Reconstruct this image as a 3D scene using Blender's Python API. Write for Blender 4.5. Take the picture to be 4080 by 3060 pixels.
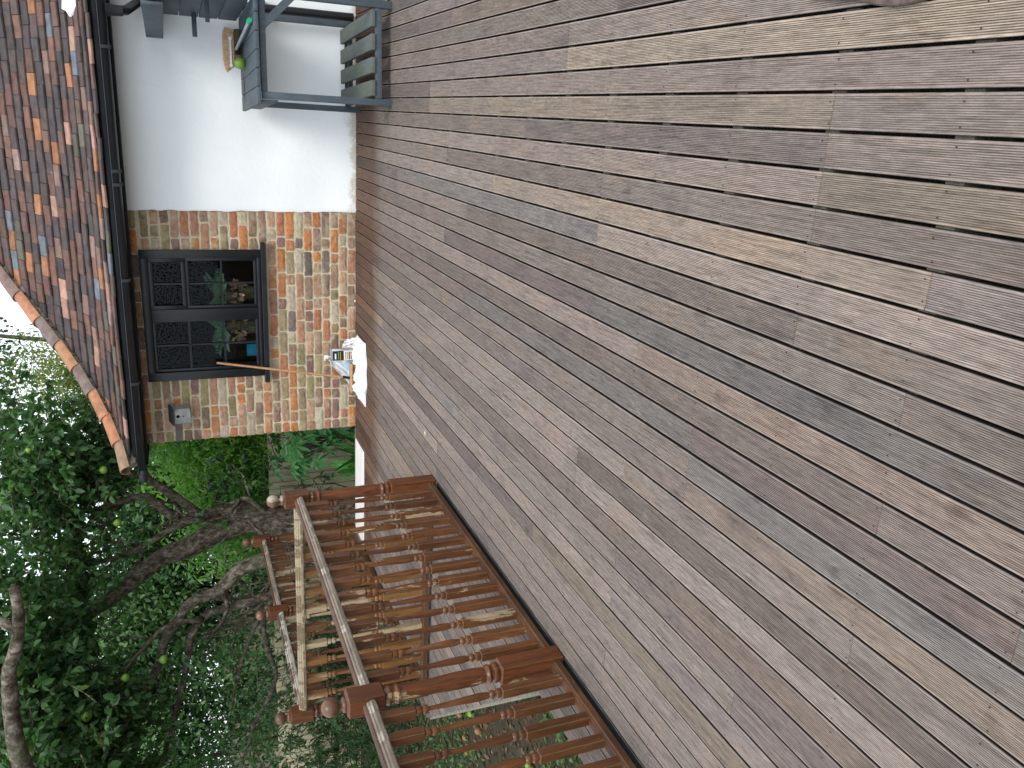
import bpy, bmesh, math, random
import numpy as np
from mathutils import Vector, Matrix
R = math.radians
random.seed(7)
for o in list(bpy.data.objects):
    bpy.data.objects.remove(o)
S = bpy.context.scene
COL = S.collection

# ------------------------------------------------------------------ camera
cam_d = bpy.data.cameras.new("camera")
cam = bpy.data.objects.new("camera", cam_d); COL.objects.link(cam)
RC = [[0.9502878925384167, 0.30450790609887374, -0.06502196873499061],
      [0.057919518399518505, -0.37804835702108663, -0.9239722772583736],
      [-0.305938311891895, 0.8742736270052623, -0.37689172774127194]]
right, down, fwd = Vector(RC[0]), Vector(RC[1]), Vector(RC[2])
m = Matrix((down, right, -fwd)).transposed().to_4x4()      # the phone was held sideways
m.translation = Vector((0, 0, 1.55))
cam.matrix_world = m
cam_d.sensor_width = 36; cam_d.lens = 36*3236.8/4080
cam_d.clip_start = .05; cam_d.clip_end = 500
S.camera = cam

# ------------------------------------------------------------------ sky, sun, exposure
SUN_EL, SUN_AZ = R(55), R(150)      # azimuth clockwise from +Y
w = bpy.data.worlds.new("World"); S.world = w; w.use_nodes = True
nt = w.node_tree; bg = nt.nodes["Background"]
sky = nt.nodes.new("ShaderNodeTexSky"); sky.sky_type = 'NISHITA'; sky.sun_disc = False
sky.sun_elevation = SUN_EL; sky.sun_rotation = SUN_AZ; sky.air_density = 1.0; sky.dust_density = 3.0
mix = nt.nodes.new("ShaderNodeMix"); mix.data_type = 'RGBA'; mix.inputs[0].default_value = .72
mix.inputs[7].default_value = (9.3, 9.9, 10.4, 1)          # even cloud layer
nt.links.new(sky.outputs[0], mix.inputs[6]); nt.links.new(mix.outputs[2], bg.inputs[0])
bg.inputs[1].default_value = .10
sd = bpy.data.lights.new("sun", 'SUN'); sd.energy = 1.1; sd.angle = R(25); sd.color = (1, .97, .92)
so = bpy.data.objects.new("sun", sd); COL.objects.link(so)
d = Vector((math.sin(SUN_AZ)*math.cos(SUN_EL), math.cos(SUN_AZ)*math.cos(SUN_EL), math.sin(SUN_EL)))
so.rotation_euler = d.to_track_quat('Z', 'Y').to_euler()
vs = S.view_settings; vs.view_transform = 'Standard'; vs.look = 'None'; vs.exposure = .95; vs.gamma = 1

# ------------------------------------------------------------------ material helpers
class M:
    def __init__(s, name, rough=.7, spec=.3):
        s.m = bpy.data.materials.new(name); s.m.use_nodes = True
        s.nt = s.m.node_tree; s.b = s.nt.nodes["Principled BSDF"]
        s.b.inputs['Roughness'].default_value = rough
        s.b.inputs['Specular IOR Level'].default_value = spec
    def n(s, t, **k):
        x = s.nt.nodes.new(t)
        for a, v in k.items(): setattr(x, a, v)
        return x
    def l(s, a, b): s.nt.links.new(a, b)
    def coord(s, scale=(1, 1, 1), kind='Object', rnd=False):
        c = s.n('ShaderNodeTexCoord'); mp = s.n('ShaderNodeMapping')
        mp.inputs['Scale'].default_value = scale
        s.l(c.outputs[kind], mp.inputs['Vector'])
        if rnd:
            oi = s.n('ShaderNodeObjectInfo'); mu = s.n('ShaderNodeMath', operation='MULTIPLY'); mu.inputs[1].default_value = 37
            s.l(oi.outputs['Random'], mu.inputs[0]); s.l(mu.outputs[0], mp.inputs['Location'])
        return mp.outputs[0]
    def noise(s, v, scale=5, detail=5, rough=.55, dist=0):
        x = s.n('ShaderNodeTexNoise'); s.l(v, x.inputs['Vector'])
        x.inputs['Scale'].default_value = scale; x.inputs['Detail'].default_value = detail
        x.inputs['Roughness'].default_value = rough; x.inputs['Distortion'].default_value = dist
        return x.outputs['Fac']
    def ramp(s, f, stops, interp='LINEAR'):
        x = s.n('ShaderNodeValToRGB'); s.l(f, x.inputs[0]); cr = x.color_ramp; cr.interpolation = interp
        while len(cr.elements) < len(stops): cr.elements.new(.5)
        for e, (p, c) in zip(cr.elements, stops):
            e.position = p; e.color = (*c, 1) if len(c) == 3 else c
        return x.outputs[0]
    def mix(s, f, a, b, mode='MIX'):
        x = s.n('ShaderNodeMix', data_type='RGBA', blend_type=mode)
        for i, v in ((0, f), (6, a), (7, b)):
            if isinstance(v, (int, float)): x.inputs[i].default_value = v
            elif isinstance(v, tuple): x.inputs[i].default_value = (*v, 1)
            else: s.l(v, x.inputs[i])
        return x.outputs[2]
    def math(s, op, a, b=None, clamp=False):
        x = s.n('ShaderNodeMath', operation=op, use_clamp=clamp)
        for i, v in ((0, a), (1, b)):
            if v is None: continue
            if isinstance(v, (int, float)): x.inputs[i].default_value = v
            else: s.l(v, x.inputs[i])
        return x.outputs[0]
    def attr(s, name='tint'):
        a = s.n('ShaderNodeAttribute'); a.attribute_name = name; return a
    def bump(s, h, strength=.3, dist=.01):
        x = s.n('ShaderNodeBump'); x.inputs['Strength'].default_value = strength; x.inputs['Distance'].default_value = dist
        s.l(h, x.inputs['Height']); s.l(x.outputs[0], s.b.inputs['Normal'])
    def base(s, c):
        if isinstance(c, tuple): s.b.inputs['Base Color'].default_value = (*c, 1)
        else: s.l(c, s.b.inputs['Base Color'])
    def rough(s, c): s.l(c, s.b.inputs['Roughness'])

def plain(name, col, rough=.6, spec=.3, var=.25, sc=8, bump=.15, metal=0):
    q = M(name, rough, spec); v = q.coord(rnd=True); f = q.noise(v, sc, 6)
    dk = tuple(c*(1-var) for c in col); lt = tuple(min(1, c*(1+var)) for c in col)
    q.base(q.ramp(f, [(.3, dk), (.7, lt)])); q.b.inputs['Metallic'].default_value = metal
    if bump: q.bump(q.noise(v, sc*6, 4), bump, .004)
    return q.m

# decking: per-board colour attribute + streaks along the board, algae under the rail
q = M('weathered_decking', .72, .25)
g = q.n('ShaderNodeNewGeometry'); sep = q.n('ShaderNodeSeparateXYZ'); q.l(g.outputs['Position'], sep.inputs[0])
tint = q.attr('tint'); rn = q.attr('rnd')
vadd = q.n('ShaderNodeVectorMath', operation='ADD'); q.l(g.outputs['Position'], vadd.inputs[0]); q.l(rn.outputs['Color'], vadd.inputs[1])
def vmap(v, sc):
    mp = q.n('ShaderNodeMapping'); mp.inputs['Scale'].default_value = sc; q.l(v, mp.inputs['Vector']); return mp.outputs[0]
st = q.noise(vmap(vadd.outputs[0], (120, 5, 1)), 1, 6, .6)
st2 = q.noise(vmap(vadd.outputs[0], (260, 22, 1)), 1, 3, .7)
bl = q.noise(vmap(vadd.outputs[0], (6, 2.2, 1)), 1, 5, .6)
bl2 = q.noise(vmap(vadd.outputs[0], (17, 7, 1)), 1, 5, .6)
c = q.mix(1.0, tint.outputs['Color'], q.ramp(st, [(.3, (.60, .58, .56)), (.5, (1, 1, 1)), (.72, (1.32, 1.29, 1.25))]), 'MULTIPLY')
c = q.mix(1.0, c, q.ramp(st2, [(.3, (.68, .67, .66)), (.65, (1.2, 1.2, 1.2))]), 'MULTIPLY')
c = q.mix(q.ramp(bl, [(.54, (0, 0, 0)), (.74, (.5, .5, .5))]), c, q.mix(1, c, (1.26, 1.10, .90), 'MULTIPLY'))
c = q.mix(q.ramp(bl, [(.28, (.8, .8, .8)), (.46, (0, 0, 0))]), c, q.mix(1, c, (.66, .66, .70), 'MULTIPLY'))
c = q.mix(q.ramp(bl2, [(.26, (.75, .75, .75)), (.40, (0, 0, 0))]), c, q.mix(1, c, (.50, .45, .44), 'MULTIPLY'))
c = q.mix(q.ramp(bl2, [(.66, (0, 0, 0)), (.80, (.5, .5, .5))]), c, (.42, .37, .31))
# browner, less bleached boards where the eaves keep the rain off
edge = q.math('ADD', sep.outputs[1], q.math('MULTIPLY', q.noise(g.outputs['Position'], 2.2, 4), .5))
ev = q.n('ShaderNodeMapRange'); ev.interpolation_type = 'SMOOTHSTEP'; q.l(edge, ev.inputs[0]); ev.inputs[1].default_value = 6.55; ev.inputs[2].default_value = 7.0
c = q.mix(ev.outputs[0], c, q.mix(1, c, (.68, .52, .44), 'MULTIPLY'))
# black algae on the board below the bottom rail
ax = q.math('ABSOLUTE', q.math('ADD', sep.outputs[0], 2.362))
ax = q.math('ADD', ax, q.math('MULTIPLY', q.noise(g.outputs['Position'], 14, 4), .02))
al = q.n('ShaderNodeMapRange'); al.interpolation_type = 'SMOOTHSTEP'; q.l(ax, al.inputs[0])
al.inputs[1].default_value = .034; al.inputs[2].default_value = .062; al.inputs[3].default_value = 1; al.inputs[4].default_value = 0
ylim = q.math('LESS_THAN', sep.outputs[1], 4.77)
c = q.mix(q.math('MULTIPLY', al.outputs[0], ylim), c, (.012, .013, .014))
q.base(c); q.bump(q.math('ADD', st, q.math('MULTIPLY', bl2, .5)), .25, .002)
q.rough(q.ramp(bl, [(.3, (.6, .6, .6)), (.7, (.82, .82, .82))]))
MDECK = q.m
MJOIST = plain('joist_timber', (.20, .19, .15), .85, var=.3, sc=30)
MSCREW = plain('rusty_screw', (.02, .014, .012), .6)

# stained hardwood with peeling varnish
def stained(name, stain_d, stain_l, bare, peel, axis_scale=(18, 18, 2), rough=.30):
    q = M(name, rough, .4); v = q.coord(axis_scale, rnd=True); v2 = q.coord((1, 1, .28), rnd=True)
    gr = q.noise(v, 2.4, 6, .6, .4); fine = q.noise(v, 9, 4)
    c = q.ramp(gr, [(.3, stain_d), (.68, stain_l)])
    c = q.mix(.35, c, q.ramp(fine, [(.35, tuple(x*.6 for x in stain_d)), (.7, stain_l)]))
    p = q.noise(v2, 7, 8, .68, .3)
    oi = q.n('ShaderNodeObjectInfo')
    th = q.math('ADD', p, q.math('MULTIPLY', q.math('SUBTRACT', oi.outputs['Random'], .5), .15))
    mk = q.ramp(th, [(peel, (0, 0, 0)), (peel+.025, (1, 1, 1))])
    # long grain, darker varnish runs, and edges rubbed bare
    c = q.mix(1, c, q.ramp(q.noise(v2, 3.2, 5), [(.35, (.60, .56, .54)), (.65, (1.18, 1.15, 1.1))]), 'MULTIPLY')
    ge = q.n('ShaderNodeNewGeometry'); bv = q.n('ShaderNodeBevel'); bv.samples = 4; bv.inputs['Radius'].default_value = .0022
    dt = q.n('ShaderNodeVectorMath', operation='DOT_PRODUCT'); q.l(bv.outputs[0], dt.inputs[0]); q.l(ge.outputs['Normal'], dt.inputs[1])
    wr = q.math('ADD', q.math('SUBTRACT', 1, dt.outputs['Value']), q.math('MULTIPLY', q.math('SUBTRACT', q.noise(v2, 30, 5, .7), .5), .22))
    c = q.mix(q.ramp(wr, [(.06, (0, 0, 0)), (.13, (.55, .55, .55))]), c, tuple(x*.75 for x in bare))
    bc = q.ramp(q.noise(v, 5, 6), [(.3, tuple(x*.50 for x in bare)), (.7, bare)])
    q.base(q.mix(mk, c, bc)); q.rough(q.mix(mk, (rough, rough, rough), (.85, .85, .85)))
    q.bump(q.math('SUBTRACT', q.math('MULTIPLY', gr, .4), mk), .35, .0015)
    return q.m
MRAIL = stained('stained_hardwood', (.055, .021, .009), (.170, .068, .026), (.42, .31, .19), .61)
MRAIL2 = stained('peeling_hardwood', (.090, .040, .013), (.26, .125, .042), (.42, .33, .20), .56)
MRAILT = stained('weathered_handrail', (.075, .042, .032), (.15, .088, .064), (.40, .36, .31), .57, (18, 2, 18), .6)
MRAILX = stained('weathered_crossrail', (.10, .060, .032), (.22, .14, .07), (.46, .37, .25), .42, (2, 18, 18), .6)
MRAILB = stained('stained_bottom_rail', (.050, .019, .008), (.13, .055, .022), (.30, .23, .16), .60, (18, 2, 18), .5)
MRAILBX = stained('stained_bottom_crossrail', (.05, .022, .009), (.15, .07, .028), (.34, .27, .18), .56, (2, 18, 18), .5)
MPALE = stained('bare_rail_edge', (.15, .12, .095), (.30, .26, .21), (.46, .42, .36), .52, (18, 2, 18), .8)
MPALEX = stained('bare_crossrail_edge', (.10, .075, .045), (.26, .20, .12), (.40, .33, .22), .50, (2, 60, 60), .8)

# render, brick, mortar
q = M('white_render', .85, .2); v = q.coord((1, 1, 1)); a = q.noise(v, 1.3, 6, .6); b = q.noise(v, 26, 6, .6)
stn = q.noise(q.coord((3.2, 1, 1.1)), 1.2, 7, .62)
c = q.ramp(a, [(.3, (.81, .845, .86)), (.7, (.87, .90, .91))])
gz_ = q.n('ShaderNodeNewGeometry'); sz_ = q.n('ShaderNodeSeparateXYZ'); q.l(gz_.outputs['Position'], sz_.inputs[0])
spl = q.math('ADD', q.math('MULTIPLY', q.noise(v, 9, 6, .7), -.34), sz_.outputs[2]); spm = q.n('ShaderNodeMapRange'); q.l(spl, spm.inputs[0]); spm.inputs[1].default_value = -.16; spm.inputs[2].default_value = -.10; spm.inputs[3].default_value = .8; spm.inputs[4].default_value = 0
c = q.mix(spm.outputs[0], c, (.50, .45, .36))
c = q.mix(q.ramp(stn, [(.62, (0, 0, 0)), (.80, (.22, .22, .22))]), c, (.60, .63, .61))
q.base(c); q.bump(q.math('ADD', q.math('MULTIPLY', a, 3), b), .35, .006); MREND = q.m
q = M('old_brick', .9, .15); v = q.coord(); t = q.attr('tint')
f1 = q.noise(v, 22, 7, .65); f2 = q.noise(v, 90, 5, .7); f3 = q.noise(v, 9, 5)
c = q.mix(1, t.outputs['Color'], q.ramp(f1, [(.3, (.62, .62, .62)), (.55, (1, 1, 1)), (.78, (1.28, 1.24, 1.2))]), 'MULTIPLY')
c = q.mix(q.ramp(f2, [(.25, (.8, .8, .8)), (.36, (0, 0, 0))]), c, (.05, .04, .035))
c = q.mix(q.ramp(f3, [(.54, (0, 0, 0)), (.70, (.75, .75, .75))]), c, (.46, .40, .29))
q.base(c); q.bump(q.math('ADD', f1, q.math('MULTIPLY', f2, .5)), .9, .008); MBRICK = q.m
q = M('lime_mortar', .95, .1); v = q.coord(); f = q.noise(v, 30, 7, .65); f3 = q.noise(v, 3, 4)
c = q.mix(.5, q.ramp(f, [(.3, (.46, .40, .28)), (.6, (.66, .59, .43)), (.8, (.74, .68, .53))]), q.ramp(f3, [(.3, (.40, .35, .25)), (.7, (.62, .55, .41))]))
q.base(c); q.bump(f, .9, .01); MMORT = q.m
# clay tiles
q = M('clay_tile', .8, .25); v = q.coord(); t = q.attr('tint'); f = q.noise(v, 14, 7, .65); f2 = q.noise(v, 60, 4)
li = q.noise(v, 5.5, 6, .7)
c = q.mix(1, t.outputs['Color'], q.ramp(f, [(.3, (.62, .6, .6)), (.55, (1, 1, 1)), (.8, (1.35, 1.25, 1.15))]), 'MULTIPLY')
c = q.mix(q.ramp(li, [(.66, (0, 0, 0)), (.74, (.55, .55, .55))]), c, (.22, .21, .14))
q.base(c); q.bump(q.math('ADD', f, f2), .5, .004); MTILE = q.m
MBED = plain('ridge_mortar', (.20, .18, .14), .95, var=.5, sc=25, bump=.8)
MBLACK = plain('black_gloss_paint', (.008, .010, .013), .32, .4, var=.4, sc=12, bump=.3)
MBLACKM = plain('black_matt_paint', (.006, .007, .009), .65, .25, var=.4, sc=10, bump=.3)
MPLAST = plain('black_plastic_gutter', (.010, .012, .015), .35, .45, var=.2, bump=.05)
# grey bench paint with a touch of green
q = M('grey_paint', .62, .3); v = q.coord((4, 1, 1), rnd=True); f = q.noise(v, 9, 6, .6); f2 = q.noise(q.coord(rnd=True), 3.5, 5, .6)
c = q.ramp(f, [(.3, (.050, .066, .080)), (.7, (.082, .103, .120))])
c = q.mix(q.ramp(f2, [(.55, (0, 0, 0)), (.72, (.45, .45, .45))]), c, (.080, .095, .072))
q.base(c); q.bump(f, .3, .002); MGREY = q.m
q = M('mossy_grey_paint', .7, .25); v = q.coord((4, 1, 1), rnd=True); f = q.noise(v, 9, 6, .6); f2 = q.noise(q.coord((2.2, 2.2, 2)), 1.6, 5, .6)
c = q.ramp(f, [(.3, (.075, .09, .092)), (.7, (.115, .13, .13))])
c = q.mix(q.ramp(f2, [(.46, (0, 0, 0)), (.68, (.55, .55, .55))]), c, (.085, .105, .055))
q.base(c); MMOSSY = q.m
MWHITE = plain('white_cloth', (.70, .71, .74), .8, .2, var=.08, sc=6, bump=.1)
MSTRIP = plain('white_painted_board', (.74, .72, .70), .7, .2, var=.06, sc=5, bump=.05)
q = M('plastic_bag', .35, .4); q.base((.72, .76, .80)); q.b.inputs['Alpha'].default_value = .82; q.bump(q.noise(q.coord(), 18, 5), .4, .006); MBAG = q.m
MMETAL = plain('tin_metal', (.55, .56, .58), .28, .5, var=.08, bump=.03, metal=.9)
MLABK = plain('black_label', (.012, .016, .02), .45, .3, var=.1, bump=0)
MLABW = plain('white_label', (.72, .72, .70), .5, .3, var=.04, bump=0)
MWHP = plain('white_plastic', (.75, .75, .76), .35, .4, var=.03, bump=0)
MBROOM = plain('broom_handle_wood', (.40, .22, .11), .5, .3, var=.15, sc=30, bump=.1)
MHEAD = plain('broom_head_wood', (.45, .28, .15), .6, .3, var=.15, sc=30, bump=.1)
MBRIS = plain('orange_bristle', (.38, .15, .06), .9, .1, var=.4, sc=60, bump=.5)
MCOIR = plain('coir_bristle', (.80, .58, .40), .95, .1, var=.3, sc=60, bump=.5)
MDKWOOD = plain('dark_brush_wood', (.13, .10, .06), .7, .2, var=.3, sc=20, bump=.2)
MGRPIPE = plain('grey_metal_pole', (.34, .40, .43), .4, .4, var=.06, bump=0, metal=.3)
MGRCAP = plain('green_plastic', (.01, .36, .17), .4, .4, var=.05, bump=0)
MAPPLE = plain('green_apple', (.17, .30, .035), .35, .4, var=.25, sc=14, bump=.05)
MAPPLE2 = plain('browning_apple', (.22, .13, .05), .55, .3, var=.5, sc=20, bump=.2)
MBOX = plain('grey_weathered_pine', (.28, .29, .28), .85, .15, var=.3, sc=20, bump=.5)
MFELT = plain('roofing_felt', (.06, .065, .07), .9, .1, var=.3, sc=30, bump=.5)
MVOID = plain('dark_hole', (.004, .004, .004), .9, 0, var=0, bump=0)
MBLUE = plain('blue_packet', (.01, .30, .55), .5, .3, var=.25, sc=20, bump=.1)
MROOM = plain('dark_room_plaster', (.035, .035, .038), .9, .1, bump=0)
MFENCE = M('treated_fence_board', .85, .15)
q = MFENCE; v = q.coord((30, 1, 2)); t = q.attr('tint'); f = q.noise(v, 1.5, 6, .6)
q.base(q.mix(1, t.outputs['Color'], q.ramp(f, [(.3, (.65, .65, .62)), (.7, (1.15, 1.15, 1.1))]), 'MULTIPLY')); MFENCE = q.m
# bark
q = M('apple_bark', .95, .1); v = q.coord((1, 1, .6)); f = q.noise(v, 24, 8, .72); f2 = q.noise(v, 4, 6, .65); f3 = q.noise(v, 45, 5, .7)
c = q.ramp(f, [(.36, (.035, .028, .022)), (.5, (.115, .094, .072)), (.62, (.28, .25, .205))])
c = q.mix(q.ramp(f2, [(.52, (0, 0, 0)), (.64, (.7, .7, .7))]), c, (.13, .14, .085))
q.base(c); q.bump(q.math('ADD', f, q.math('MULTIPLY', f3, .5)), 1, .025); MBARK = q.m
def leafmat(name, stops, trans=.35, rough=.45):
    q = M(name, rough, .35); t = q.attr('tint')
    c = q.ramp(t.outputs['Fac'], stops); v = q.coord(); n = q.noise(v, 30, 3)
    c = q.mix(1, c, q.ramp(n, [(.3, (.82, .82, .82)), (.7, (1.15, 1.15, 1.15))]), 'MULTIPLY')
    q.base(c)
    tr = q.n('ShaderNodeBsdfTranslucent'); q.l(q.mix(1, c, (1.3, 1.5, .7), 'MULTIPLY'), tr.inputs[0])
    ms = q.n('ShaderNodeMixShader'); ms.inputs[0].default_value = trans
    q.l(q.b.outputs[0], ms.inputs[1]); q.l(tr.outputs[0], ms.inputs[2])
    q.l(ms.outputs[0], q.nt.nodes['Material Output'].inputs[0]); return q.m
LAPPLE = leafmat('apple_leaf', [(0, (.035, .085, .034)), (.45, (.060, .145, .052)), (.85, (.105, .215, .075)), (.97, (.20, .26, .09))])
LHEDGE = leafmat('hedge_leaf', [(0, (.028, .070, .028)), (.6, (.055, .125, .042)), (1, (.10, .20, .06))], .3)
LBRIGHT = leafmat('laurel_leaf', [(0, (.07, .18, .04)), (.6, (.12, .29, .055)), (1, (.22, .38, .08))], .45)
LYELL = leafmat('conifer_leaf', [(0, (.08, .13, .03)), (.6, (.17, .22, .05)), (1, (.30, .33, .10))], .4)
LGLOSS = leafmat('glossy_leaf', [(0, (.04, .16, .035)), (1, (.09, .30, .05))], .25, .22)
LFATS = leafmat('fatsia_leaf', [(0, (.045, .17, .055)), (1, (.10, .30, .09))], .25, .28)
LHOUSE = leafmat('houseplant_leaf', [(0, (.30, .52, .32)), (1, (.60, .80, .58))], .3)
LPINK = leafmat('pink_leaf', [(0, (.40, .18, .15)), (.6, (.58, .32, .28)), (1, (.65, .5, .18))], .3)
q = M('garden_soil', .95, .1); v = q.coord(); f = q.noise(v, 2.5, 7, .65); f2 = q.noise(v, 28, 6, .7)
c = q.mix(.5, q.ramp(f, [(.3, (.030, .040, .016)), (.55, (.050, .042, .026)), (.75, (.085, .070, .045))]), q.ramp(f2, [(.3, (.02, .018, .012)), (.7, (.14, .11, .075))]))
q.base(c); q.bump(f2, 1, .03); MSOIL = q.m
MLITTER = leafmat('dry_leaf', [(0, (.07, .045, .028)), (.6, (.13, .09, .055)), (1, (.22, .17, .10))], .2, .7)
# bumpy obscured glass and clear glass
def glass(name, bumpy):
    q = M(name, .04, .5); gl = q.n('ShaderNodeBsdfGlossy'); gl.inputs['Roughness'].default_value = .05; gl.inputs[0].default_value = (.9, .95, 1, 1)
    tr = q.n('ShaderNodeBsdfTransparent'); tr.inputs[0].default_value = (.6, .66, .66, 1) if bumpy else (.82, .87, .87, 1)
    fr = q.n('ShaderNodeFresnel'); fr.inputs[0].default_value = 1.5
    ms = q.n('ShaderNodeMixShader'); q.l(tr.outputs[0], ms.inputs[1]); q.l(gl.outputs[0], ms.inputs[2])
    q.l(ms.outputs[0], q.nt.nodes['Material Output'].inputs[0])
    v = q.coord(); bp = q.n('ShaderNodeBump'); bp.inputs['Distance'].default_value = .012
    if bumpy:
        vo = q.n('ShaderNodeTexVoronoi'); vo.feature = 'F1'; vo.voronoi_dimensions = '2D'; vo.inputs['Scale'].default_value = 42
        sp_ = q.n('ShaderNodeSeparateXYZ'); cb = q.n('ShaderNodeCombineXYZ'); q.l(v, sp_.inputs[0]); q.l(sp_.outputs[0], cb.inputs[0]); q.l(sp_.outputs[2], cb.inputs[1]); q.l(cb.outputs[0], vo.inputs['Vector'])
        h = q.ramp(vo.outputs['Distance'], [(.0, (1, 1, 1)), (.28, (0, 0, 0))], 'EASE'); bp.inputs['Strength'].default_value = .8; q.l(h, bp.inputs['Height'])
        ad = q.math('ADD', q.math('MULTIPLY', q.ramp(vo.outputs['Distance'], [(.10, (1, 1, 1)), (.24, (0, 0, 0))]), .34), q.math('MULTIPLY', fr.outputs[0], .22), True)
        q.l(ad, ms.inputs[0])
    else:
        bp.inputs['Strength'].default_value = .05; q.l(q.noise(v, 3, 3), bp.inputs['Height']); q.l(q.math('MULTIPLY', fr.outputs[0], .6), ms.inputs[0])
    q.l(bp.outputs[0], gl.inputs['Normal'])
    return q.m
GLB, GLC = glass('obscured_glass', True), glass('clear_glass', False)

# ------------------------------------------------------------------ mesh helpers
def link(name, me, mat, parent=None):
    o = bpy.data.objects.new(name, me); COL.objects.link(o)
    for x in (mat if isinstance(mat, (list, tuple)) else [mat]): me.materials.append(x)
    if parent: o.parent = parent
    return o
def empty(name, loc=(0, 0, 0), rz=0, label=None, cat=None, group=None):
    o = bpy.data.objects.new(name, None); COL.objects.link(o); o.location = loc; o.rotation_euler = (0, 0, rz)
    o.empty_display_size = .1
    tag(o, label, cat, group); return o
def tag(o, label=None, cat=None, group=None, kind=None):
    if label: o['label'] = label
    if cat: o['category'] = cat
    if group: o['group'] = group
    if kind: o['kind'] = kind
    return o
class MB:
    def __init__(s): s.v = []; s.f = []; s.c = []; s.r = []; s.mi = []
    def add(s, vs, fs, col=None, rnd=None, mi=0):
        b = len(s.v); s.v += [tuple(p) for p in vs]; s.f += [tuple(i+b for i in f) for f in fs]; s.mi += [mi]*len(fs)
        s.c += [(*(col or (1, 1, 1)), 1)]*len(vs); s.r += [(*(rnd or (0, 0, 0)), 1)]*len(vs); return s
    def box(s, x0, x1, y0, y1, z0, z1, col=None, mi=0, bev=0, rnd=None, M_=None):
        if bev:
            bm = bmesh.new(); bmesh.ops.create_cube(bm, size=1)
            for v in bm.verts: v.co = Vector(((x0+x1)/2+v.co.x*(x1-x0), (y0+y1)/2+v.co.y*(y1-y0), (z0+z1)/2+v.co.z*(z1-z0)))
            bmesh.ops.bevel(bm, geom=bm.edges[:], offset=bev, segments=2, affect='EDGES', profile=.5)
            vs = [v.co.copy() for v in bm.verts]; bm.verts.index_update(); fs = [[v.index for v in f.verts] for f in bm.faces]; bm.free()
        else:
            vs = [(x, y, z) for z in (z0, z1) for y in (y0, y1) for x in (x0, x1)]
            fs = [(0, 2, 3, 1), (4, 5, 7, 6), (0, 1, 5, 4), (2, 6, 7, 3), (0, 4, 6, 2), (1, 3, 7, 5)]
        if M_: vs = [M_ @ Vector(p) for p in vs]
        return s.add(vs, fs, col, rnd, mi)
    def lathe(s, prof, cx=0, cy=0, n=20, mi=0):
        vs = []; fs = []
        for r, z in prof:
            for k in range(n): a = 2*math.pi*k/n; vs.append((cx+r*math.cos(a), cy+r*math.sin(a), z))
        for i in range(len(prof)-1):
            for k in range(n): k2 = (k+1) % n; fs.append((i*n+k, i*n+k2, (i+1)*n+k2, (i+1)*n+k))
        fs.append(tuple(range(n-1, -1, -1))); fs.append(tuple((len(prof)-1)*n+k for k in range(n)))
        return s.add(vs, fs, mi=mi)
    def tube(s, pts, rad, n=10, jit=0, mi=0, caps=True):
        pts = [Vector(p) for p in pts]
        if not isinstance(rad, (list, tuple)): rad = [rad]*len(pts)
        up = Vector((.13, .31, .94)).normalized(); vs = []; fs = []
        t = (pts[1]-pts[0]).normalized(); u = t.cross(up)
        if u.length < .1: u = t.cross(Vector((1, 0, 0)))
        u.normalize()
        for i, p in enumerate(pts):
            t = (pts[min(i+1, len(pts)-1)]-pts[max(i-1, 0)]).normalized(); u = (u-t*u.dot(t)).normalized(); v = t.cross(u)
            for k in range(n):
                a = 2*math.pi*k/n; r = rad[i]*(1+random.uniform(-jit, jit)); vs.append(p+u*math.cos(a)*r+v*math.sin(a)*r)
        for i in range(len(pts)-1):
            for k in range(n): k2 = (k+1) % n; fs.append((i*n+k, i*n+k2, (i+1)*n+k2, (i+1)*n+k))
        if caps: fs.append(tuple(range(n-1, -1, -1))); fs.append(tuple((len(pts)-1)*n+k for k in range(n)))
        return s.add(vs, fs, mi=mi)
    def ball(s, c, r, n=12, sq=1, mi=0):
        prof = [(r*math.sin(math.pi*i/n)+1e-5, c[2]-r*sq*math.cos(math.pi*i/n)) for i in range(n+1)]
        return s.lathe(prof, c[0], c[1], n*2, mi)
    def build(s, name, mat, parent=None, smooth=False, auto=None, cols=False):
        me = bpy.data.meshes.new(name); me.from_pydata(s.v, [], s.f)
        if any(s.mi): me.polygons.foreach_set('material_index', s.mi)
        if cols:
            for nm, dat in (('tint', s.c), ('rnd', s.r)):
                a = me.attributes.new(nm, 'FLOAT_COLOR', 'POINT'); a.data.foreach_set('color', np.array(dat, 'f').ravel())
        if smooth or auto: me.polygons.foreach_set('use_smooth', [True]*len(me.polygons))
        me.update()
        if auto: me.set_sharp_from_angle(angle=R(auto))
        return link(name, me, mat, parent)
def dup(root, loc=None, rz=None, label=None, group=None):
    r = root.copy(); COL.objects.link(r)
    if loc is not None: r.location = loc
    if rz is not None: r.rotation_euler = (0, 0, rz)
    if label: r['label'] = label
    if group: r['group'] = group
    for ch in list(root.children):
        c = ch.copy(); COL.objects.link(c); c.parent = r; c.matrix_parent_inverse = ch.matrix_parent_inverse
        for g2 in list(ch.children):
            d2 = g2.copy(); COL.objects.link(d2); d2.parent = c; d2.matrix_parent_inverse = g2.matrix_parent_inverse
    return r
def wob(vs, amp, rs): return [Vector(p)+Vector((rs.uniform(-amp, amp) for _ in range(3))) for p in vs]

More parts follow.
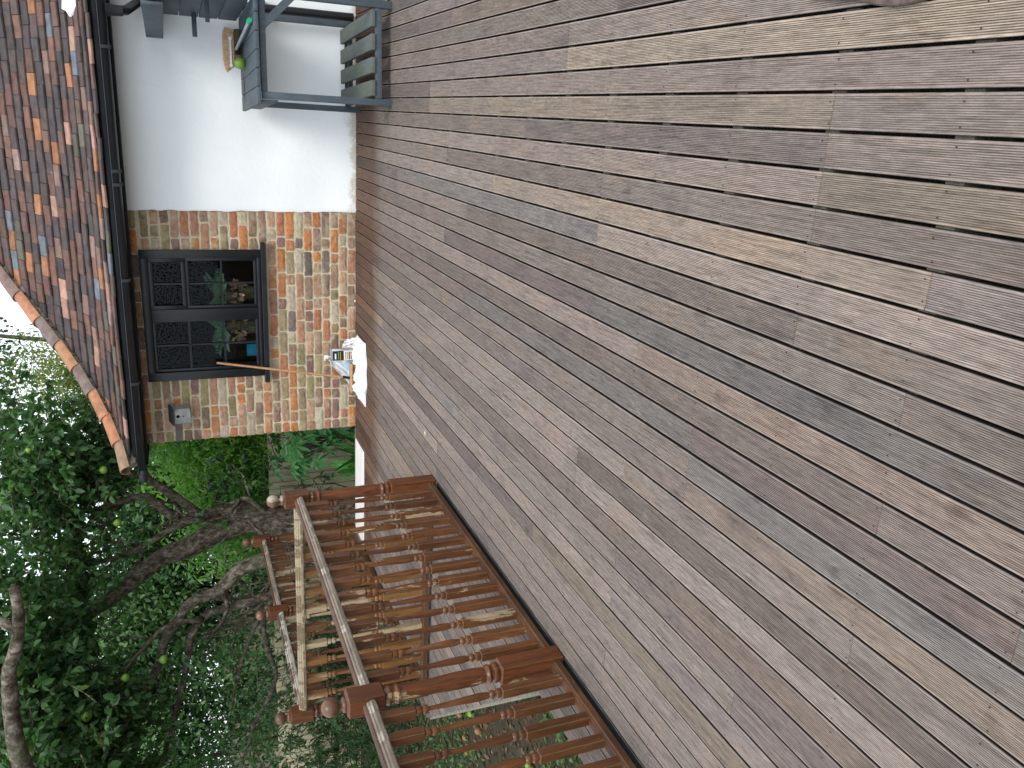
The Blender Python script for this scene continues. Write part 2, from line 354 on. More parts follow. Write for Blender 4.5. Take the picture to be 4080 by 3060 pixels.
# ------------------------------------------------------------------ ground
def ground_z(x, y): return -.60 + .05*math.sin(x*1.3+.5)*math.cos(y*1.1)
N = 90; xs = [-60+120*(i/N) for i in range(N+1)]
bmx = MB(); gx = np.concatenate([np.linspace(-60, -14, 12), np.linspace(-13, 5, 60), np.linspace(8, 60, 10)]); gy = np.concatenate([np.linspace(-30, -2, 8), np.linspace(-1, 14, 56), np.linspace(18, 80, 10)])
vs = [(x, y, ground_z(x, y)) for y in gy for x in gx]; nx = len(gx)
fs = [(j*nx+i, j*nx+i+1, (j+1)*nx+i+1, (j+1)*nx+i) for j in range(len(gy)-1) for i in range(nx-1)]
bmx.add(vs, fs); tag(bmx.build('ground', MSOIL, smooth=True), kind='structure')

# ------------------------------------------------------------------ deck
PITCH, G0 = .0940, .0250
JO = [1.68+.388*k for k in range(-5, 15)]
rs = random.Random(11)
PAL = [((0.204, 0.168, 0.149), 5), ((0.221, 0.183, 0.161), 6), ((0.187, 0.157, 0.144), 4), ((0.244, 0.199, 0.164), 2.2), ((0.227, 0.191, 0.171), 4), ((0.187, 0.166, 0.157), 2), ((0.170, 0.137, 0.129), 2), ((0.266, 0.219, 0.177), .5), ((0.204, 0.162, 0.138), 2)]
def pick(pal): return rs.choices([p[0] for p in pal], [p[1] for p in pal])[0]
FIX = {}
for X, Y in [(.071, 5.197), (-.009, 3.604), (.099, 1.701), (-1.279, 1.334), (-1.523, 1.896), (-.946, .929), (-.108, 1.668), (-.641, 2.87), (-.232, 2.852), (.04, 7.2)]:
    FIX.setdefault(math.floor((G0-X)/PITCH), []).append(min(JO, key=lambda j: abs(j-Y)))
def deck_y0(x):            # near edge of the deck
    if x > -2.665: return -.75
    if x > -4.29: return 3.0+(-2.665-x)*(4.82-3.0)/(4.29-2.665)
    return 4.82
dk = MB(); NG = 15
def board(x0, x1, ya, yb, y2, col, depth, dz):
    # ya / yb: near end at x0 and x1 sides; y2: far end. grooved profile across x
    wd = x1-x0; mg = .0055; gw = (wd-2*mg)/NG
    prof = [(0, -.021), (0, -.002), (.0018, 0)]
    for i in range(NG):
        s0 = mg+i*gw
        prof += [(s0+gw*.20, 0), (s0+gw*.28, -depth), (s0+gw*.64, -depth), (s0+gw*.72, 0)]
    prof += [(wd-.0018, 0), (wd, -.002), (wd, -.021)]
    n = len(prof); vs = []; rn = (rs.uniform(0, 40), rs.uniform(0, 40), 0)
    ty = rs.uniform(-.0008, .0008)
    for e in range(2):
        for px, pz in prof:
            yy = (ya+(yb-ya)*px/wd) if e == 0 else y2
            vs.append((x0+px, yy, pz+dz+(ty if e else -ty)))
    fs = [(i, i+1, n+i+1, n+i) for i in range(n-1)]+[(n-1, 0, n, 2*n-1)]
    fs += [tuple(range(n-1, -1, -1)), tuple(range(n, 2*n))]
    dk.add(vs, [f[::-1] for f in fs], col, rn)
    for e in (0, n):                      # near-black colour on the hidden sides of the board
        for q3 in (0, 1, n-2, n-1): dk.c[len(dk.c)-2*n+e+q3] = (.022, .018, .016, 1)
YF = 7.385
for k in range(-17, 47):
    gp = .0038 if G0-PITCH*k > -1.1 else .0030; x1 = G0-PITCH*k-gp; x0 = x1-PITCH+2*gp
    if x0 < -4.31: continue
    lim = YF if x0 > -2.95 else YF
    if k >= 33 and x1 < -3.03 and x0 > -4.12: lim = 6.992        # white strip takes over
    ys = FIX.get(k, [])[:]
    y = deck_y0((x0+x1)/2); cuts = []
    cur = y+rs.uniform(.8, 4.2)
    while cur < lim-.5:
        j = min(JO, key=lambda t: abs(t-cur))
        if all(abs(j-t) > .9 for t in ys): ys.append(j)
        cur += rs.uniform(2.2, 4.6)
    ys = sorted(t for t in ys if y+.25 < t < lim-.15)
    st_ = [None]+ys; base_dz = rs.uniform(-.0012, .0012)
    for i in range(len(ys)+1):
        a = None if i == 0 else ys[i-1]+.001
        b = ys[i]-.001 if i < len(ys) else lim-rs.uniform(0, .003)
        cl = pick(PAL); kk_ = rs.uniform(.80, 1.22); cl = tuple(c_*kk_*rs.uniform(.99, 1.01) for c_ in cl)
        dep = rs.uniform(.0026, .0040) if x0 > -1.6 else rs.uniform(.0012, .0028)
        if a is None: board(x0, x1, deck_y0(x0), deck_y0(x1), b, cl, dep, base_dz)
        else: board(x0, x1, a, a, b, cl, dep, base_dz)
deck = dk.build('deck', MDECK, cols=True); tag(deck, kind='structure')
jb = MB(); sc = MB()
for j in JO:
    if j > YF-.05: continue
    # leftmost x where the deck exists at this y
    xl = -2.665 if j < 3.0 else (-2.665-(j-3.0)*(1.625/1.82) if j < 4.82 else -4.29)
    jb.box(xl+.02, 1.6, j-.012, j+.036, -.14, -.0225)
    for k in range(-17, 47):
        x1 = G0-PITCH*k-.0028; x0 = x1-PITCH+.0056
        if x0 < xl: continue
        if j > 6.97 and -4.12 < x0 and x1 < -3.03: continue
        for sx in (.018, .070):
            cx, cy = x0+sx+rs.uniform(-.004, .004), j+.012+rs.uniform(-.007, .007)
            r = .0024
            sc.add([(cx+r*math.cos(a*math.pi/3), cy+r*math.sin(a*math.pi/3), .0019) for a in range(6)], [(0, 1, 2, 3, 4, 5)])
j_o = jb.build('joists', MJOIST, deck); sc.build('screws', MSCREW, deck)
rim = MB()
rim.box(-4.31, -4.291, 4.82, YF, -.16, -.022)
dvec = Vector((-1.625, 1.82, 0)).normalized(); nrm = Vector((-dvec.y, dvec.x, 0))
p0, p1 = Vector((-2.66, 2.995, 0)), Vector((-4.295, 4.825, 0)); off = Vector((-.7459, -.666, 0))*.02
rim.add([p0+Vector((0, 0, -.16)), p1+Vector((0, 0, -.16)), p1+off+Vector((0, 0, -.16)), p0+off+Vector((0, 0, -.16)), p0+Vector((0, 0, -.024)), p1+Vector((0, 0, -.024)), p1+off+Vector((0, 0, -.024)), p0+off+Vector((0, 0, -.024))],
        [(0, 3, 2, 1), (4, 5, 6, 7), (0, 1, 5, 4), (1, 2, 6, 5), (2, 3, 7, 6), (3, 0, 4, 7)])
rim.box(-2.69, -2.671, -.75, 2.99, -.16, -.024); rim.box(-4.29, -2.93, YF+.004, YF+.02, -.16, .002)
rim.build('rim_board', MJOIST, deck)
st_ = MB().box(-4.12, -3.024, 7.0, 7.374, -.018, .004, bev=.003)
# notched end follows the boards
for i, vtx in enumerate(st_.v):
    if vtx[0] > -3.1: st_.v[i] = (vtx[0]-.0, vtx[1], vtx[2])
tag(st_.build('pale_board', MSTRIP), 'long off-white board let into the decking beyond the far railing', 'board')

# ------------------------------------------------------------------ house
house = empty('house', (-2.92, 7.385, 0), 0, 'low brick and white rendered house with a mossy old clay tile roof and black gutter', 'house')
def hp(o):  # keep world placement under the house empty
    o.parent = house; o.matrix_parent_inverse = Matrix.Translation(house.location).inverted(); return o
Yw = 7.385; XC = -2.905; XB = -.852; ZT = 1.86
WX0, WX1, WZ0, WZ1 = -2.325, -1.18, .838, 1.806
# rendered wall, slightly uneven sheet with depth
rb = MB(); nxr, nzr = 60, 30
vs = []; rr = random.Random(3)
for j in range(nzr+1):
    for i in range(nxr+1):
        x = XB+(3.6-XB)*(i/nxr)**1.3; z = -.02+(ZT+.02)*j/nzr
        e = .004*math.sin(x*7+z*3)+.003*math.sin(z*11+x*2)+rr.uniform(-.0012, .0012)
        if i == 0: x += rr.uniform(-.006, .006)
        vs.append((x, Yw-.014+e-.008*(i > 0), z))
fs = [(j*(nxr+1)+i, j*(nxr+1)+i+1, (j+1)*(nxr+1)+i+1, (j+1)*(nxr+1)+i) for j in range(nzr) for i in range(nxr)]
n0 = len(vs); rb.add(vs, fs)
rb.box(XB+.004, 3.6, Yw+.004, Yw+.22, -.6, ZT)
hp(rb.build('rendered_wall', MREND, auto=40))
# brick wall: mortar backing in four pieces round the window, bricks on top
mb = MB()
mb.box(XC+.004, WX0, Yw+.004, Yw+.22, -.6, ZT); mb.box(WX1, XB-.0, Yw+.004, Yw+.22, -.6, ZT)
mb.box(WX0, WX1, Yw+.004, Yw+.22, -.6, WZ0-.04); mb.box(WX0, WX1, Yw+.004, Yw+.22, WZ1, ZT)
mb.box(XC+.004, XC+.22, Yw+.222, 11.4, -.6, ZT)
hp(mb.build('mortar', MMORT))
BP = [((.50, .21, .085), 2.2), ((.43, .19, .105), 2.6), ((.37, .205, .135), 3.2), ((.31, .21, .145), 2.8), ((.34, .275, .155), 1.8), ((.27, .185, .135), 2.4), ((.25, .155, .13), 1.8), ((.44, .285, .19), 2.2), ((.43, .37, .27), 1.5), ((.30, .25, .14), 1.2), ((.19, .155, .135), .5)]
bk = MB(); br = random.Random(5)
def brick(x0, x1, z0, z1, face='front'):
    nx, nz = max(3, int((x1-x0)/.022)), 4
    col = br.choices([p[0] for p in BP], [p[1] for p in BP])[0]; kk_ = br.uniform(.85, 1.15); col = tuple(c_*kk_*br.uniform(.97, 1.03) for c_ in col)
    pr = br.uniform(.002, .007); ph = br.uniform(0, 9)
    vs = []; cr = br.uniform(.002, .010); j0 = br.uniform(-.003, .003); tl = br.uniform(-.004, .004)
    for j in range(nz+1):
        for i in range(nx+1):
            u, v = i/nx, j/nz; x = x0+(x1-x0)*u; z = z0+(z1-z0)*v+tl*(u-.5)
            edge = min(u*(x1-x0), (1-u)*(x1-x0), v*(z1-z0), (1-v)*(z1-z0))
            y = -pr+(.0035 if edge < 1e-6 else 0)+br.uniform(-.0016, .0016)
            if edge < 1e-6: x += br.uniform(-.0035, .0035); z += br.uniform(-.0038, .0038)
            if (i in (0, nx)) and (j in (0, nz)): x += cr*.45*(1 if i == 0 else -1); z += cr*.45*(1 if j == 0 else -1)
            vs.append((x, y, z))
    fs = [(j*(nx+1)+i, j*(nx+1)+i+1, (j+1)*(nx+1)+i+1, (j+1)*(nx+1)+i) for j in range(nz) for i in range(nx)]
    # skirt back into the mortar
    per = [i for i in range(nx+1)]+[(j)*(nx+1)+nx for j in range(1, nz+1)]+[nz*(nx+1)+i for i in range(nx-1, -1, -1)]+[j*(nx+1) for j in range(nz-1, 0, -1)]
    b0 = len(vs); vs += [(vs[p][0], .012, vs[p][2]) for p in per]
    m_ = len(per); fs += [(per[(i+1) % m_], per[i], b0+i, b0+(i+1) % m_) for i in range(m_)]
    if face == 'front': vs = [(x, Yw+y, z) for x, y, z in vs]
    else: vs = [(XC+y, 2*Yw-x, z) for x, y, z in vs]   # side wall: x runs away from the corner
    bk.add(vs, fs, col)
CH = .0778; ncr = int(ZT/CH)+1
for r_ in range(-1, ncr):
    z0 = .004+r_*CH; z1 = z0+CH-.0155
    if r_ == -1: z0, z1 = -.12, -.008
    z1 = min(z1, ZT-.004); segs = [(XC, XB-.002)]
    if z1 > WZ0-.055 and z0 < WZ1+.005:
        if z0 < WZ0-.04+.02: segs = [(XC, -2.376), (-1.118, XB-.002)]
        else: segs = [(XC, WX0-.004), (WX1+.004, XB-.002)]
        if z1 > WZ1+.02: segs = [(XC, XB-.002)]; z0 = max(z0, WZ1+.004)
    if z1-z0 < .02: continue
    for s0, s1 in segs:
        x = s0; first = True
        while x < s1-.02:
            L = .218 if br.random() < .68 else .104
            if first and r_ % 2: L = .104
            L *= br.uniform(.93, 1.06); first = False
            if x+L > s1-.05: L = s1-x
            brick(x, min(x+L, s1)-(.015 if x+L < s1-.01 else 0), z0+br.uniform(-.002, .002), z1+br.uniform(-.002, .002)); x += L
    x = Yw+.012
    while x < 10.5:
        L = (.22 if r_ % 2 else .215); brick(2*Yw-(2*Yw-x), x+L-.012, z0, z1, 'side') if False else None; x += L
    xx = Yw+(.0 if r_ % 2 else .11)
    if r_ >= 0:
        y_ = Yw+.004
        while y_ < 9.2:
            L = .215 if not (y_ < Yw+.01 and r_ % 2) else .105
            # side faces are built mirrored about the corner
            vs0 = len(bk.v); brick(2*Yw-(y_+L-.012)-0, 2*Yw-y_, z0, z1, 'side'); y_ += L
            # flip winding for the side wall
hp(bk.build('brickwork', MBRICK, cols=True))
bm_ = MB().box(XC+.26, 3.6, 11.2, 11.4, -.6, ZT).box(3.4, 3.6, Yw+.24, 11.2, -.6, ZT); hp(bm_.build('rear_wall', MREND))
# fascia, soffit
EX, EY = -2.93, 6.985
so_ = MB().box(EX+.004, 3.7, 7.082, Yw-.03, ZT-.004, ZT+.014).box(EX+.004, XC-.004, Yw-.028, 11.4, ZT-.004, ZT+.014); hp(so_.build('soffit', MBLACKM))
fa = MB().box(EX-.01, 3.7, 7.055, 7.08, ZT-.012, 1.985, bev=.002).box(EX-.036, EX-.012, 7.055, 11.4, ZT-.012, 1.965).box(EX-.0, 3.7, 7.0, 7.056, 1.925, 1.962); hp(fa.build('fascia', MBLACKM))
def gutter(mb_, p, q_, r=.055):
    p, q_ = Vector(p), Vector(q_); t = (q_-p).normalized(); s_ = Vector((-t.y, t.x, 0)); n = 12; vs = []
    for e in (p, q_):
        for rr_ in (r, r-.005):
            for k in range(n+1): a = math.pi+math.pi*k/n; vs.append(e+s_*math.cos(a)*rr_+Vector((0, 0, math.sin(a)*rr_)))
    m_ = n+1; fs = []
    for k in range(n): fs += [(k, k+1, 2*m_+k+1, 2*m_+k), (m_+k+1, m_+k, 3*m_+k, 3*m_+k+1)]
    for k in range(n): fs += [(k, m_+k, m_+k+1, k+1), (2*m_+k, 2*m_+k+1, 3*m_+k+1, 3*m_+k)]
    fs += [(0, 2*m_, 3*m_, m_), (n, m_+n, 3*m_+n, 2*m_+n)]
    mb_.add(vs, fs)
    for e in (p, q_):                                   # front bead
        pass
    mb_.tube([p-s_*(-r)+Vector((0, 0, 0)), q_-s_*(-r)], .006, 6); mb_.tube([p-s_*r, q_-s_*r], .006, 6)
gt = MB(); GY = 6.992
gutter(gt, (EX-.075, GY, 1.922), (3.7, GY, 1.922)); gutter(gt, (EX-.096, 11.4, 1.922), (EX-.096, GY, 1.922))
gt.box(EX-.155, EX-.035, GY-.058, GY+.058, 1.86, 1.928, bev=.02)
gu = hp(gt.build('gutter', MPLAST, auto=40))
for bx in (-2.2, -1.35, -.62, -.52, .35, 1.3, 2.2):
    k = MB(); pts = [(bx, GY+.061*math.cos(a), 1.922+.061*math.sin(a)) for a in [math.pi+math.pi*i/10 for i in range(11)]]
    for i in range(10): k.box(bx-.012, bx+.012, min(pts[i][1], pts[i+1][1])-.002, max(pts[i][1], pts[i+1][1])+.002, min(pts[i][2], pts[i+1][2])-.002, max(pts[i][2], pts[i+1][2])+.002)
    o = k.build('gutter_bracket', MPLAST); o.parent = gu
dp = MB()
dp.lathe([(.036, 1.76), (.040, 1.84), (.048, 1.875)], .60, GY, 16)
dp.tube([(.60, GY, 1.80), (.61, GY+.03, 1.74), (.68, Yw-.12, 1.68), (.75, Yw-.062, 1.60), (.75, Yw-.062, 1.2), (.75, Yw-.062, .03)], .034, 14)
for z_ in (1.52, .75): dp.box(.69, .81, Yw-.09, Yw-.03, z_-.015, z_+.015, bev=.003)
hp(dp.build('downpipe', MPLAST, auto=40))
# tiled roof
PZ = [(0, 1.94), (.25, 2.04), (.5, 2.19), (.75, 2.36), (1, 2.575), (1.4, 2.915), (2.2, 3.605)]
def rz(dd):
    for (a, za), (b, zb) in zip(PZ, PZ[1:]):
        if dd <= b: return za+(zb-za)*(dd-a)/(b-a)
    return 3.605+(dd-2.2)*.86
TP = [((.078, .058, .055), 5), ((.058, .050, .052), 5), ((.105, .062, .053), 4.5), ((.135, .074, .057), 3.4), ((.27, .125, .065), .8), ((.33, .195, .15), 1.2), ((.125, .14, .16), 1.1), ((.19, .125, .105), 1.8), ((.10, .092, .07), 1.0), ((.070, .053, .054), 3), ((.25, .17, .15), 1.0)]
tl = MB(); tr_ = random.Random(9)
def tiles(kind, smax, courses):
    # arc-length table
    ds = [i*.01 for i in range(440)]; arc = [0]
    for i in range(1, 440): arc.append(arc[-1]+math.hypot(.01, rz(ds[i])-rz(ds[i-1])))
    def d_at(a): return float(np.interp(a, arc, ds))
    gauge, tw = .105, .172
    for c_ in range(courses):
        a0 = c_*gauge; da, db = d_at(a0), d_at(a0+gauge*1.9); za, zb = rz(da), rz(db)
        wave = tr_.uniform(0, 6)
        s = -.1+(.5*tw if c_ % 2 else 0)
        while s < smax:
            x0, x1 = s+.0015, s+tw-.0015; s += tw*tr_.uniform(.985, 1.015)
            lo = max(da, 0)
            if x1 < lo+.01: continue
            xa0, xa1 = max(x0, da+.0), max(x1, da); xb0, xb1 = max(x0, db), max(x1, db)
            dl = tr_.uniform(-.006, .006)+.004*math.sin(s*3+wave); lift = .034+tr_.uniform(0, .008); tk = .016
            t0, t1 = tr_.uniform(-.004, .004), tr_.uniform(-.004, .004)
            P_ = []
            for (xx, yy, zz) in ((xa0, da+dl, za+lift+t0), (xa1, da+dl, za+lift+t1), (xb1, db, zb+.004), (xb0, db, zb+.004)):
                P_.append((xx, yy, zz+tk)); 
            P2_ = [(a_, b_, c2-tk) for a_, b_, c2 in P_]
            vs = P_+P2_
            col = tr_.choices([p[0] for p in TP], [p[1] for p in TP])[0]; kk_ = tr_.uniform(.82, 1.2); col = tuple(v_*kk_*tr_.uniform(.97, 1.03) for v_ in col)
            fs = [(0, 1, 2, 3), (7, 6, 5, 4), (0, 4, 5, 1), (1, 5, 6, 2), (3, 2, 6, 7), (0, 3, 7, 4)]
            if kind == 'front': vs = [(EX+x, EY+y, z) for x, y, z in vs]
            else: vs = [(EX+y, EY+x, z) for x, y, z in vs]; fs = [f[::-1] for f in fs]
            tl.add(vs, fs, col)
            tl.c[-4:] = [(*(c9*.22 for c9 in col), 1)]*4       # course shadow lines painted dark into the grimy undersides and front edges
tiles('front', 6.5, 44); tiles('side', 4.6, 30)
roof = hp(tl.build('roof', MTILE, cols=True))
un = MB(); dd_ = [0, .25, .5, .75, 1, 1.4, 2.2, 4.3]
vs = [(EX+(d_ if s_ == 0 else 6.6), EY+d_+.012, rz(d_)-.004) for d_ in dd_ for s_ in (0, 1)]; un.add(vs, [(2*i, 2*i+1, 2*i+3, 2*i+2) for i in range(7)])
vs = [(EX+d_+.012, EY+(d_ if s_ == 0 else 4.6), rz(d_)-.004) for d_ in dd_ for s_ in (0, 1)]; un.add(vs, [(2*i, 2*i+2, 2*i+3, 2*i+1) for i in range(7)])
o = un.build('underlay', MBLACKM); o.parent = roof
hm = MB(); hm_pts = []
for i in range(0, 70): hm_pts.append((EX+i*.05, EY+i*.05, rz(i*.05)+.036))
rr = random.Random(2)
for a, b in zip(hm_pts, hm_pts[1:]): hm.tube([a, b], [.062, .062], 8, .25, caps=True)
o = hm.build('hip_bedding', MBED); o.parent = roof
# hip tiles
HC = [(.27, .18, .12), (.36, .165, .09), (.36, .17, .095), (.18, .135, .12), (.36, .185, .105), (.18, .14, .125), (.40, .19, .11), (.22, .15, .13), (.42, .18, .09), (.25, .16, .13), (.42, .19, .1), (.22, .15, .13)]
dcur = -.03
for i in range(18):
    L = .235 if dcur < .9 else .25; d0, d1 = dcur, dcur+L*.80; dcur = d1-.012
    k = MB(); n = 12; vs = []
    a_, b_ = Vector((EX+d0, EY+d0, rz(max(d0, 0))+.048)), Vector((EX+d1, EY+d1, rz(max(d1, 0))+.036))
    t = (b_-a_).normalized(); sd_ = Vector((1, -1, 0)).normalized(); u = sd_.cross(t); u = u if u.z > 0 else -u
    for e, r in ((a_, .088), (b_, .080)):
        for rr_ in (r, r-.013):
            for q2 in range(n+1):
                an = math.pi*q2/n; vs.append(e+sd_*math.cos(an)*rr_+u*math.sin(an)*rr_*.9)
    m_ = n+1; fs = []
    for q2 in range(n): fs += [(q2, q2+1, 2*m_+q2+1, 2*m_+q2), (m_+q2+1, m_+q2, 3*m_+q2, 3*m_+q2+1), (q2, m_+q2, m_+q2+1, q2+1), (2*m_+q2, 2*m_+q2+1, 3*m_+q2+1, 3*m_+q2)]
    fs += [(0, 2*m_, 3*m_, m_), (n, m_+n, 3*m_+n, 2*m_+n)]
    k.add(vs, fs, HC[i % 12]); o = k.build('hip_tile', MTILE, cols=True, auto=50); o.parent = roof
# ragged lead patch near the right edge of the roof
k = MB(); rr = random.Random(4); n = 14; vs = []
for ring in (1.0, .55):
    for i in range(n):
        a = 2*math.pi*i/n; dd = .30+.10*ring*math.sin(a)*rr.uniform(.8, 1.2); vs.append((.71+.15*ring*math.cos(a)*rr.uniform(.8, 1.15), EY+dd, rz(dd)+.052+(.012 if ring < 1 else 0)+rr.uniform(0, .008)))
vs += [(.71, EY+.30, rz(.30)+.07)]+[(x, y, z-.03) for x, y, z in vs[:n]]
k.add(vs, [(i, (i+1) % n, n+(i+1) % n, n+i) for i in range(n)]+[(n+i, n+(i+1) % n, 2*n) for i in range(n)]+[(i, 2*n+1+i, 2*n+1+(i+1) % n, (i+1) % n) for i in range(n)])
o = k.build('white_patch', MREND); o.parent = roof

# window
win = MB(); yf = Yw-.028
win.box(WX0, WX0+.075, yf, Yw+.09, WZ0, WZ1-.0, bev=.003); win.box(WX1-.068, WX1, yf, Yw+.09, WZ0, WZ1, bev=.003)
win.box(WX0+.075, WX1-.068, yf, Yw+.09, WZ1-.065, WZ1, bev=.003); win.box(WX0+.075, WX1-.068, yf, Yw+.09, WZ0, WZ0+.03, bev=.003)
win.box(-1.775, -1.690, yf+.003, Yw+.09, WZ0+.03, WZ1-.065, bev=.003)
yc = Yw-.006
def sash(x0, x1, z0, z1, s=.026, yy=0):
    win.box(x0, x0+s, yc+yy, yc+.04, z0, z1, bev=.002); win.box(x1-s, x1, yc+yy, yc+.04, z0, z1, bev=.002)
    win.box(x0+s, x1-s, yc+yy, yc+.04, z0, z0+s, bev=.002); win.box(x0+s, x1-s, yc+yy, yc+.04, z1-s, z1, bev=.002)
sash(-1.689, -1.249, 1.452, 1.740, .034, -.012); sash(-1.689, -1.249, .869, 1.450); sash(-2.249, -1.776, .869, 1.740)
def bar(x0, x1, z0, z1): win.box(x0, x1, yc+.004, yc+.036, z0, z1)
bar(-1.478, -1.464, 1.486, 1.706); bar(-1.478, -1.464, .895, 1.424); bar(-1.663, -1.275, 1.155, 1.169)
bar(-2.018, -2.004, .895, 1.714); bar(-2.223, -1.802, 1.440, 1.458); bar(-2.223, -1.802, 1.155, 1.171)
wo = hp(win.build('window', MBLACK, auto=30))
def hs(o, p=wo): o.parent = p; return o
for x0, x1, z0, z1, g_ in [(-1.464, -1.283, 1.486, 1.706, GLB), (-1.655, -1.478, 1.486, 1.706, GLB), (-1.464, -1.275, 1.169, 1.424, GLB), (-1.663, -1.478, 1.169, 1.424, GLB), (-1.464, -1.275, .895, 1.155, GLC), (-1.663, -1.478, .895, 1.155, GLC),
                           (-2.004, -1.802, 1.458, 1.714, GLB), (-2.223, -2.018, 1.458, 1.714, GLB), (-2.004, -1.802, 1.171, 1.440, GLB), (-2.223, -2.018, 1.171, 1.440, GLB), (-2.004, -1.802, .895, 1.155, GLC), (-2.223, -2.018, .895, 1.155, GLC)]:
    hs(MB().box(x0, x1, yc+.018, yc+.022, z0, z1).build('pane', g_))
sl = MB().box(-2.378, -1.116, Yw-.075, Yw+.0, .795, .838-.002, bev=.004); hs(sl.build('sill', MBLACK))
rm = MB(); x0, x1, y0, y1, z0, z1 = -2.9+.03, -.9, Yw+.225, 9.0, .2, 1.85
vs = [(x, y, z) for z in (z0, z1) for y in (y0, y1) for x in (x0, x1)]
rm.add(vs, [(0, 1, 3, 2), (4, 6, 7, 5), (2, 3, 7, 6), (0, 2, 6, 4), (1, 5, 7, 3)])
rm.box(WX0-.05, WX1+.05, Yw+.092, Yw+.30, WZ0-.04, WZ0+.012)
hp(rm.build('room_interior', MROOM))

# ------------------------------------------------------------------ leaves
def leaf_mesh(name, P, D, Nn, L, Wd, tint, mat, parent=None, fold=.18, droop=.0):
    P, D, Nn = map(lambda a: np.asarray(a, float), (P, D, Nn)); n = len(P)
    D /= np.linalg.norm(D, axis=1, keepdims=True); Sx = np.cross(D, Nn); Sx /= np.linalg.norm(Sx, axis=1, keepdims=True)+1e-9
    U = np.cross(Sx, D); L = np.broadcast_to(L, n)[:, None]; Wd = np.broadcast_to(Wd, n)[:, None]
    f = fold*Wd
    v = np.stack([P, P+D*L*.30+Sx*Wd*.46+U*f, P+D*L*.70+Sx*Wd*.40+U*(f-droop*L*.4), P+D*L-U*droop*L, P+D*L*.70-Sx*Wd*.40+U*(f-droop*L*.4), P+D*L*.30-Sx*Wd*.46+U*f], 1).reshape(-1, 3)
    b = np.arange(n)[:, None]*6
    fc = np.concatenate([b+np.array([[0, 1, 2, 3]]), b+np.array([[0, 3, 4, 5]])], 1).reshape(-1, 4)
    me = bpy.data.meshes.new(name); me.vertices.add(len(v)); me.vertices.foreach_set('co', v.astype('f').ravel())
    me.loops.add(fc.size); me.loops.foreach_set('vertex_index', fc.ravel().astype('i'))
    me.polygons.add(len(fc)); me.polygons.foreach_set('loop_start', np.arange(0, fc.size, 4, dtype='i'))
    me.update(calc_edges=True)
    a = me.attributes.new('tint', 'FLOAT_COLOR', 'POINT'); t = np.repeat(np.asarray(tint, 'f'), 6); a.data.foreach_set('color', np.stack([t, t, t, np.ones_like(t)], 1).ravel())
    return link(name, me, mat, parent)
def unit(a): return a/(np.linalg.norm(a, axis=1, keepdims=True)+1e-9)
def sprays(rg, C, lenr, nleaf, L, W, upb=.1, tint=(.2, .9)):
    """leafy twigs: C twig starts; returns leaf arrays and twig polylines"""
    Ps, Ds, Ns, Ls, Ws, T, tw = [], [], [], [], [], [], []
    for c_ in C:
        d_ = rg.normal(size=3); d_[2] = d_[2]*.6+upb; d_ /= np.linalg.norm(d_); ln = rg.uniform(*lenr)
        bend = rg.normal(size=3)*.35; k = rg.integers(*nleaf); base_t = rg.uniform(*tint)
        e = [c_+d_*ln*s_+bend*ln*s_*s_*.5 for s_ in (0, .33, .66, 1)]; tw.append(e)
        s_ = rg.uniform(.12, 1, k); s_.sort()
        p = c_+np.outer(s_, d_)*ln+np.outer(s_**2, bend)*ln*.5
        dd = rg.normal(size=(k, 3))*.8+d_*.5; dd[:, 2] -= .25; nn = rg.normal(size=(k, 3))*.55+np.array([0, 0, 1])
        sz = rg.uniform(.65, 1.15, k)
        Ps.append(p); Ds.append(dd); Ns.append(nn); Ls.append(sz*L); Ws.append(sz*W*rg.uniform(.8, 1.1, k)); T.append(np.clip(base_t+rg.normal(size=k)*.12, 0, 1))
    return [np.concatenate(a) for a in (Ps, Ds, Ns)]+[np.concatenate(Ls), np.concatenate(Ws), np.concatenate(T)], tw
def smooth_path(pts, rad, sub=4):
    pts = [Vector(p) for p in pts]; out, ro = [], []
    for i in range(len(pts)-1):
        p0 = pts[max(i-1, 0)]; p1 = pts[i]; p2 = pts[i+1]; p3 = pts[min(i+2, len(pts)-1)]
        for s_ in range(sub):
            t = s_/sub; out.append(.5*((2*p1)+(p2-p0)*t+(2*p0-5*p1+4*p2-p3)*t*t+(3*p1-p0-3*p2+p3)*t**3)); ro.append(rad[i]+(rad[i+1]-rad[i])*t)
    out.append(pts[-1]); ro.append(rad[-1]); return out, ro
def limb(mb_, pts, r0, r1, n=12, jit=.06):
    m_ = len(pts); rad = [r0+(r1-r0)*(i/(m_-1))**.8 for i in range(m_)]; p, r = smooth_path(pts, rad); mb_.tube(p, r, n, jit); return p, r
def sidebranches(rg, mb_, path, rad, num, ln, depth, tips):
    for _ in range(num):
        i = rg.integers(int(len(path)*.25), len(path)-1); p = path[i]; t = (path[min(i+1, len(path)-1)]-path[i-1]).normalized()
        d_ = Vector(rg.normal(size=3)); d_ = (d_-t*d_.dot(t)*.5).normalized(); d_ = (d_+t*.5+Vector((0, 0, .25))).normalized()
        L = ln*rg.uniform(.6, 1.2); pts = [p]; cur = p.copy(); dd = d_.copy(); kk = 6
        for s_ in range(kk): dd = (dd+Vector(rg.normal(size=3))*.28+Vector((0, 0, .06))).normalized(); cur = cur+dd*L/kk; pts.append(cur.copy())
        r0 = min(rad[i]*.55, .03*ln+.006); rr_ = [r0*(1-.75*s_/kk) for s_ in range(kk+1)]
        mb_.tube(pts, rr_, 6, .08); tips += [np.array(q_) for q_ in pts[2:]]
        if depth: sidebranches(rg, mb_, pts, rr_, 3, ln*.5, depth-1, tips)
def inhouse(c_): return (c_[0] > -3.35 and c_[1] > 6.6 and c_[2] < rz(max(0, min(c_[0]+2.93, c_[1]-6.98)))+.5)

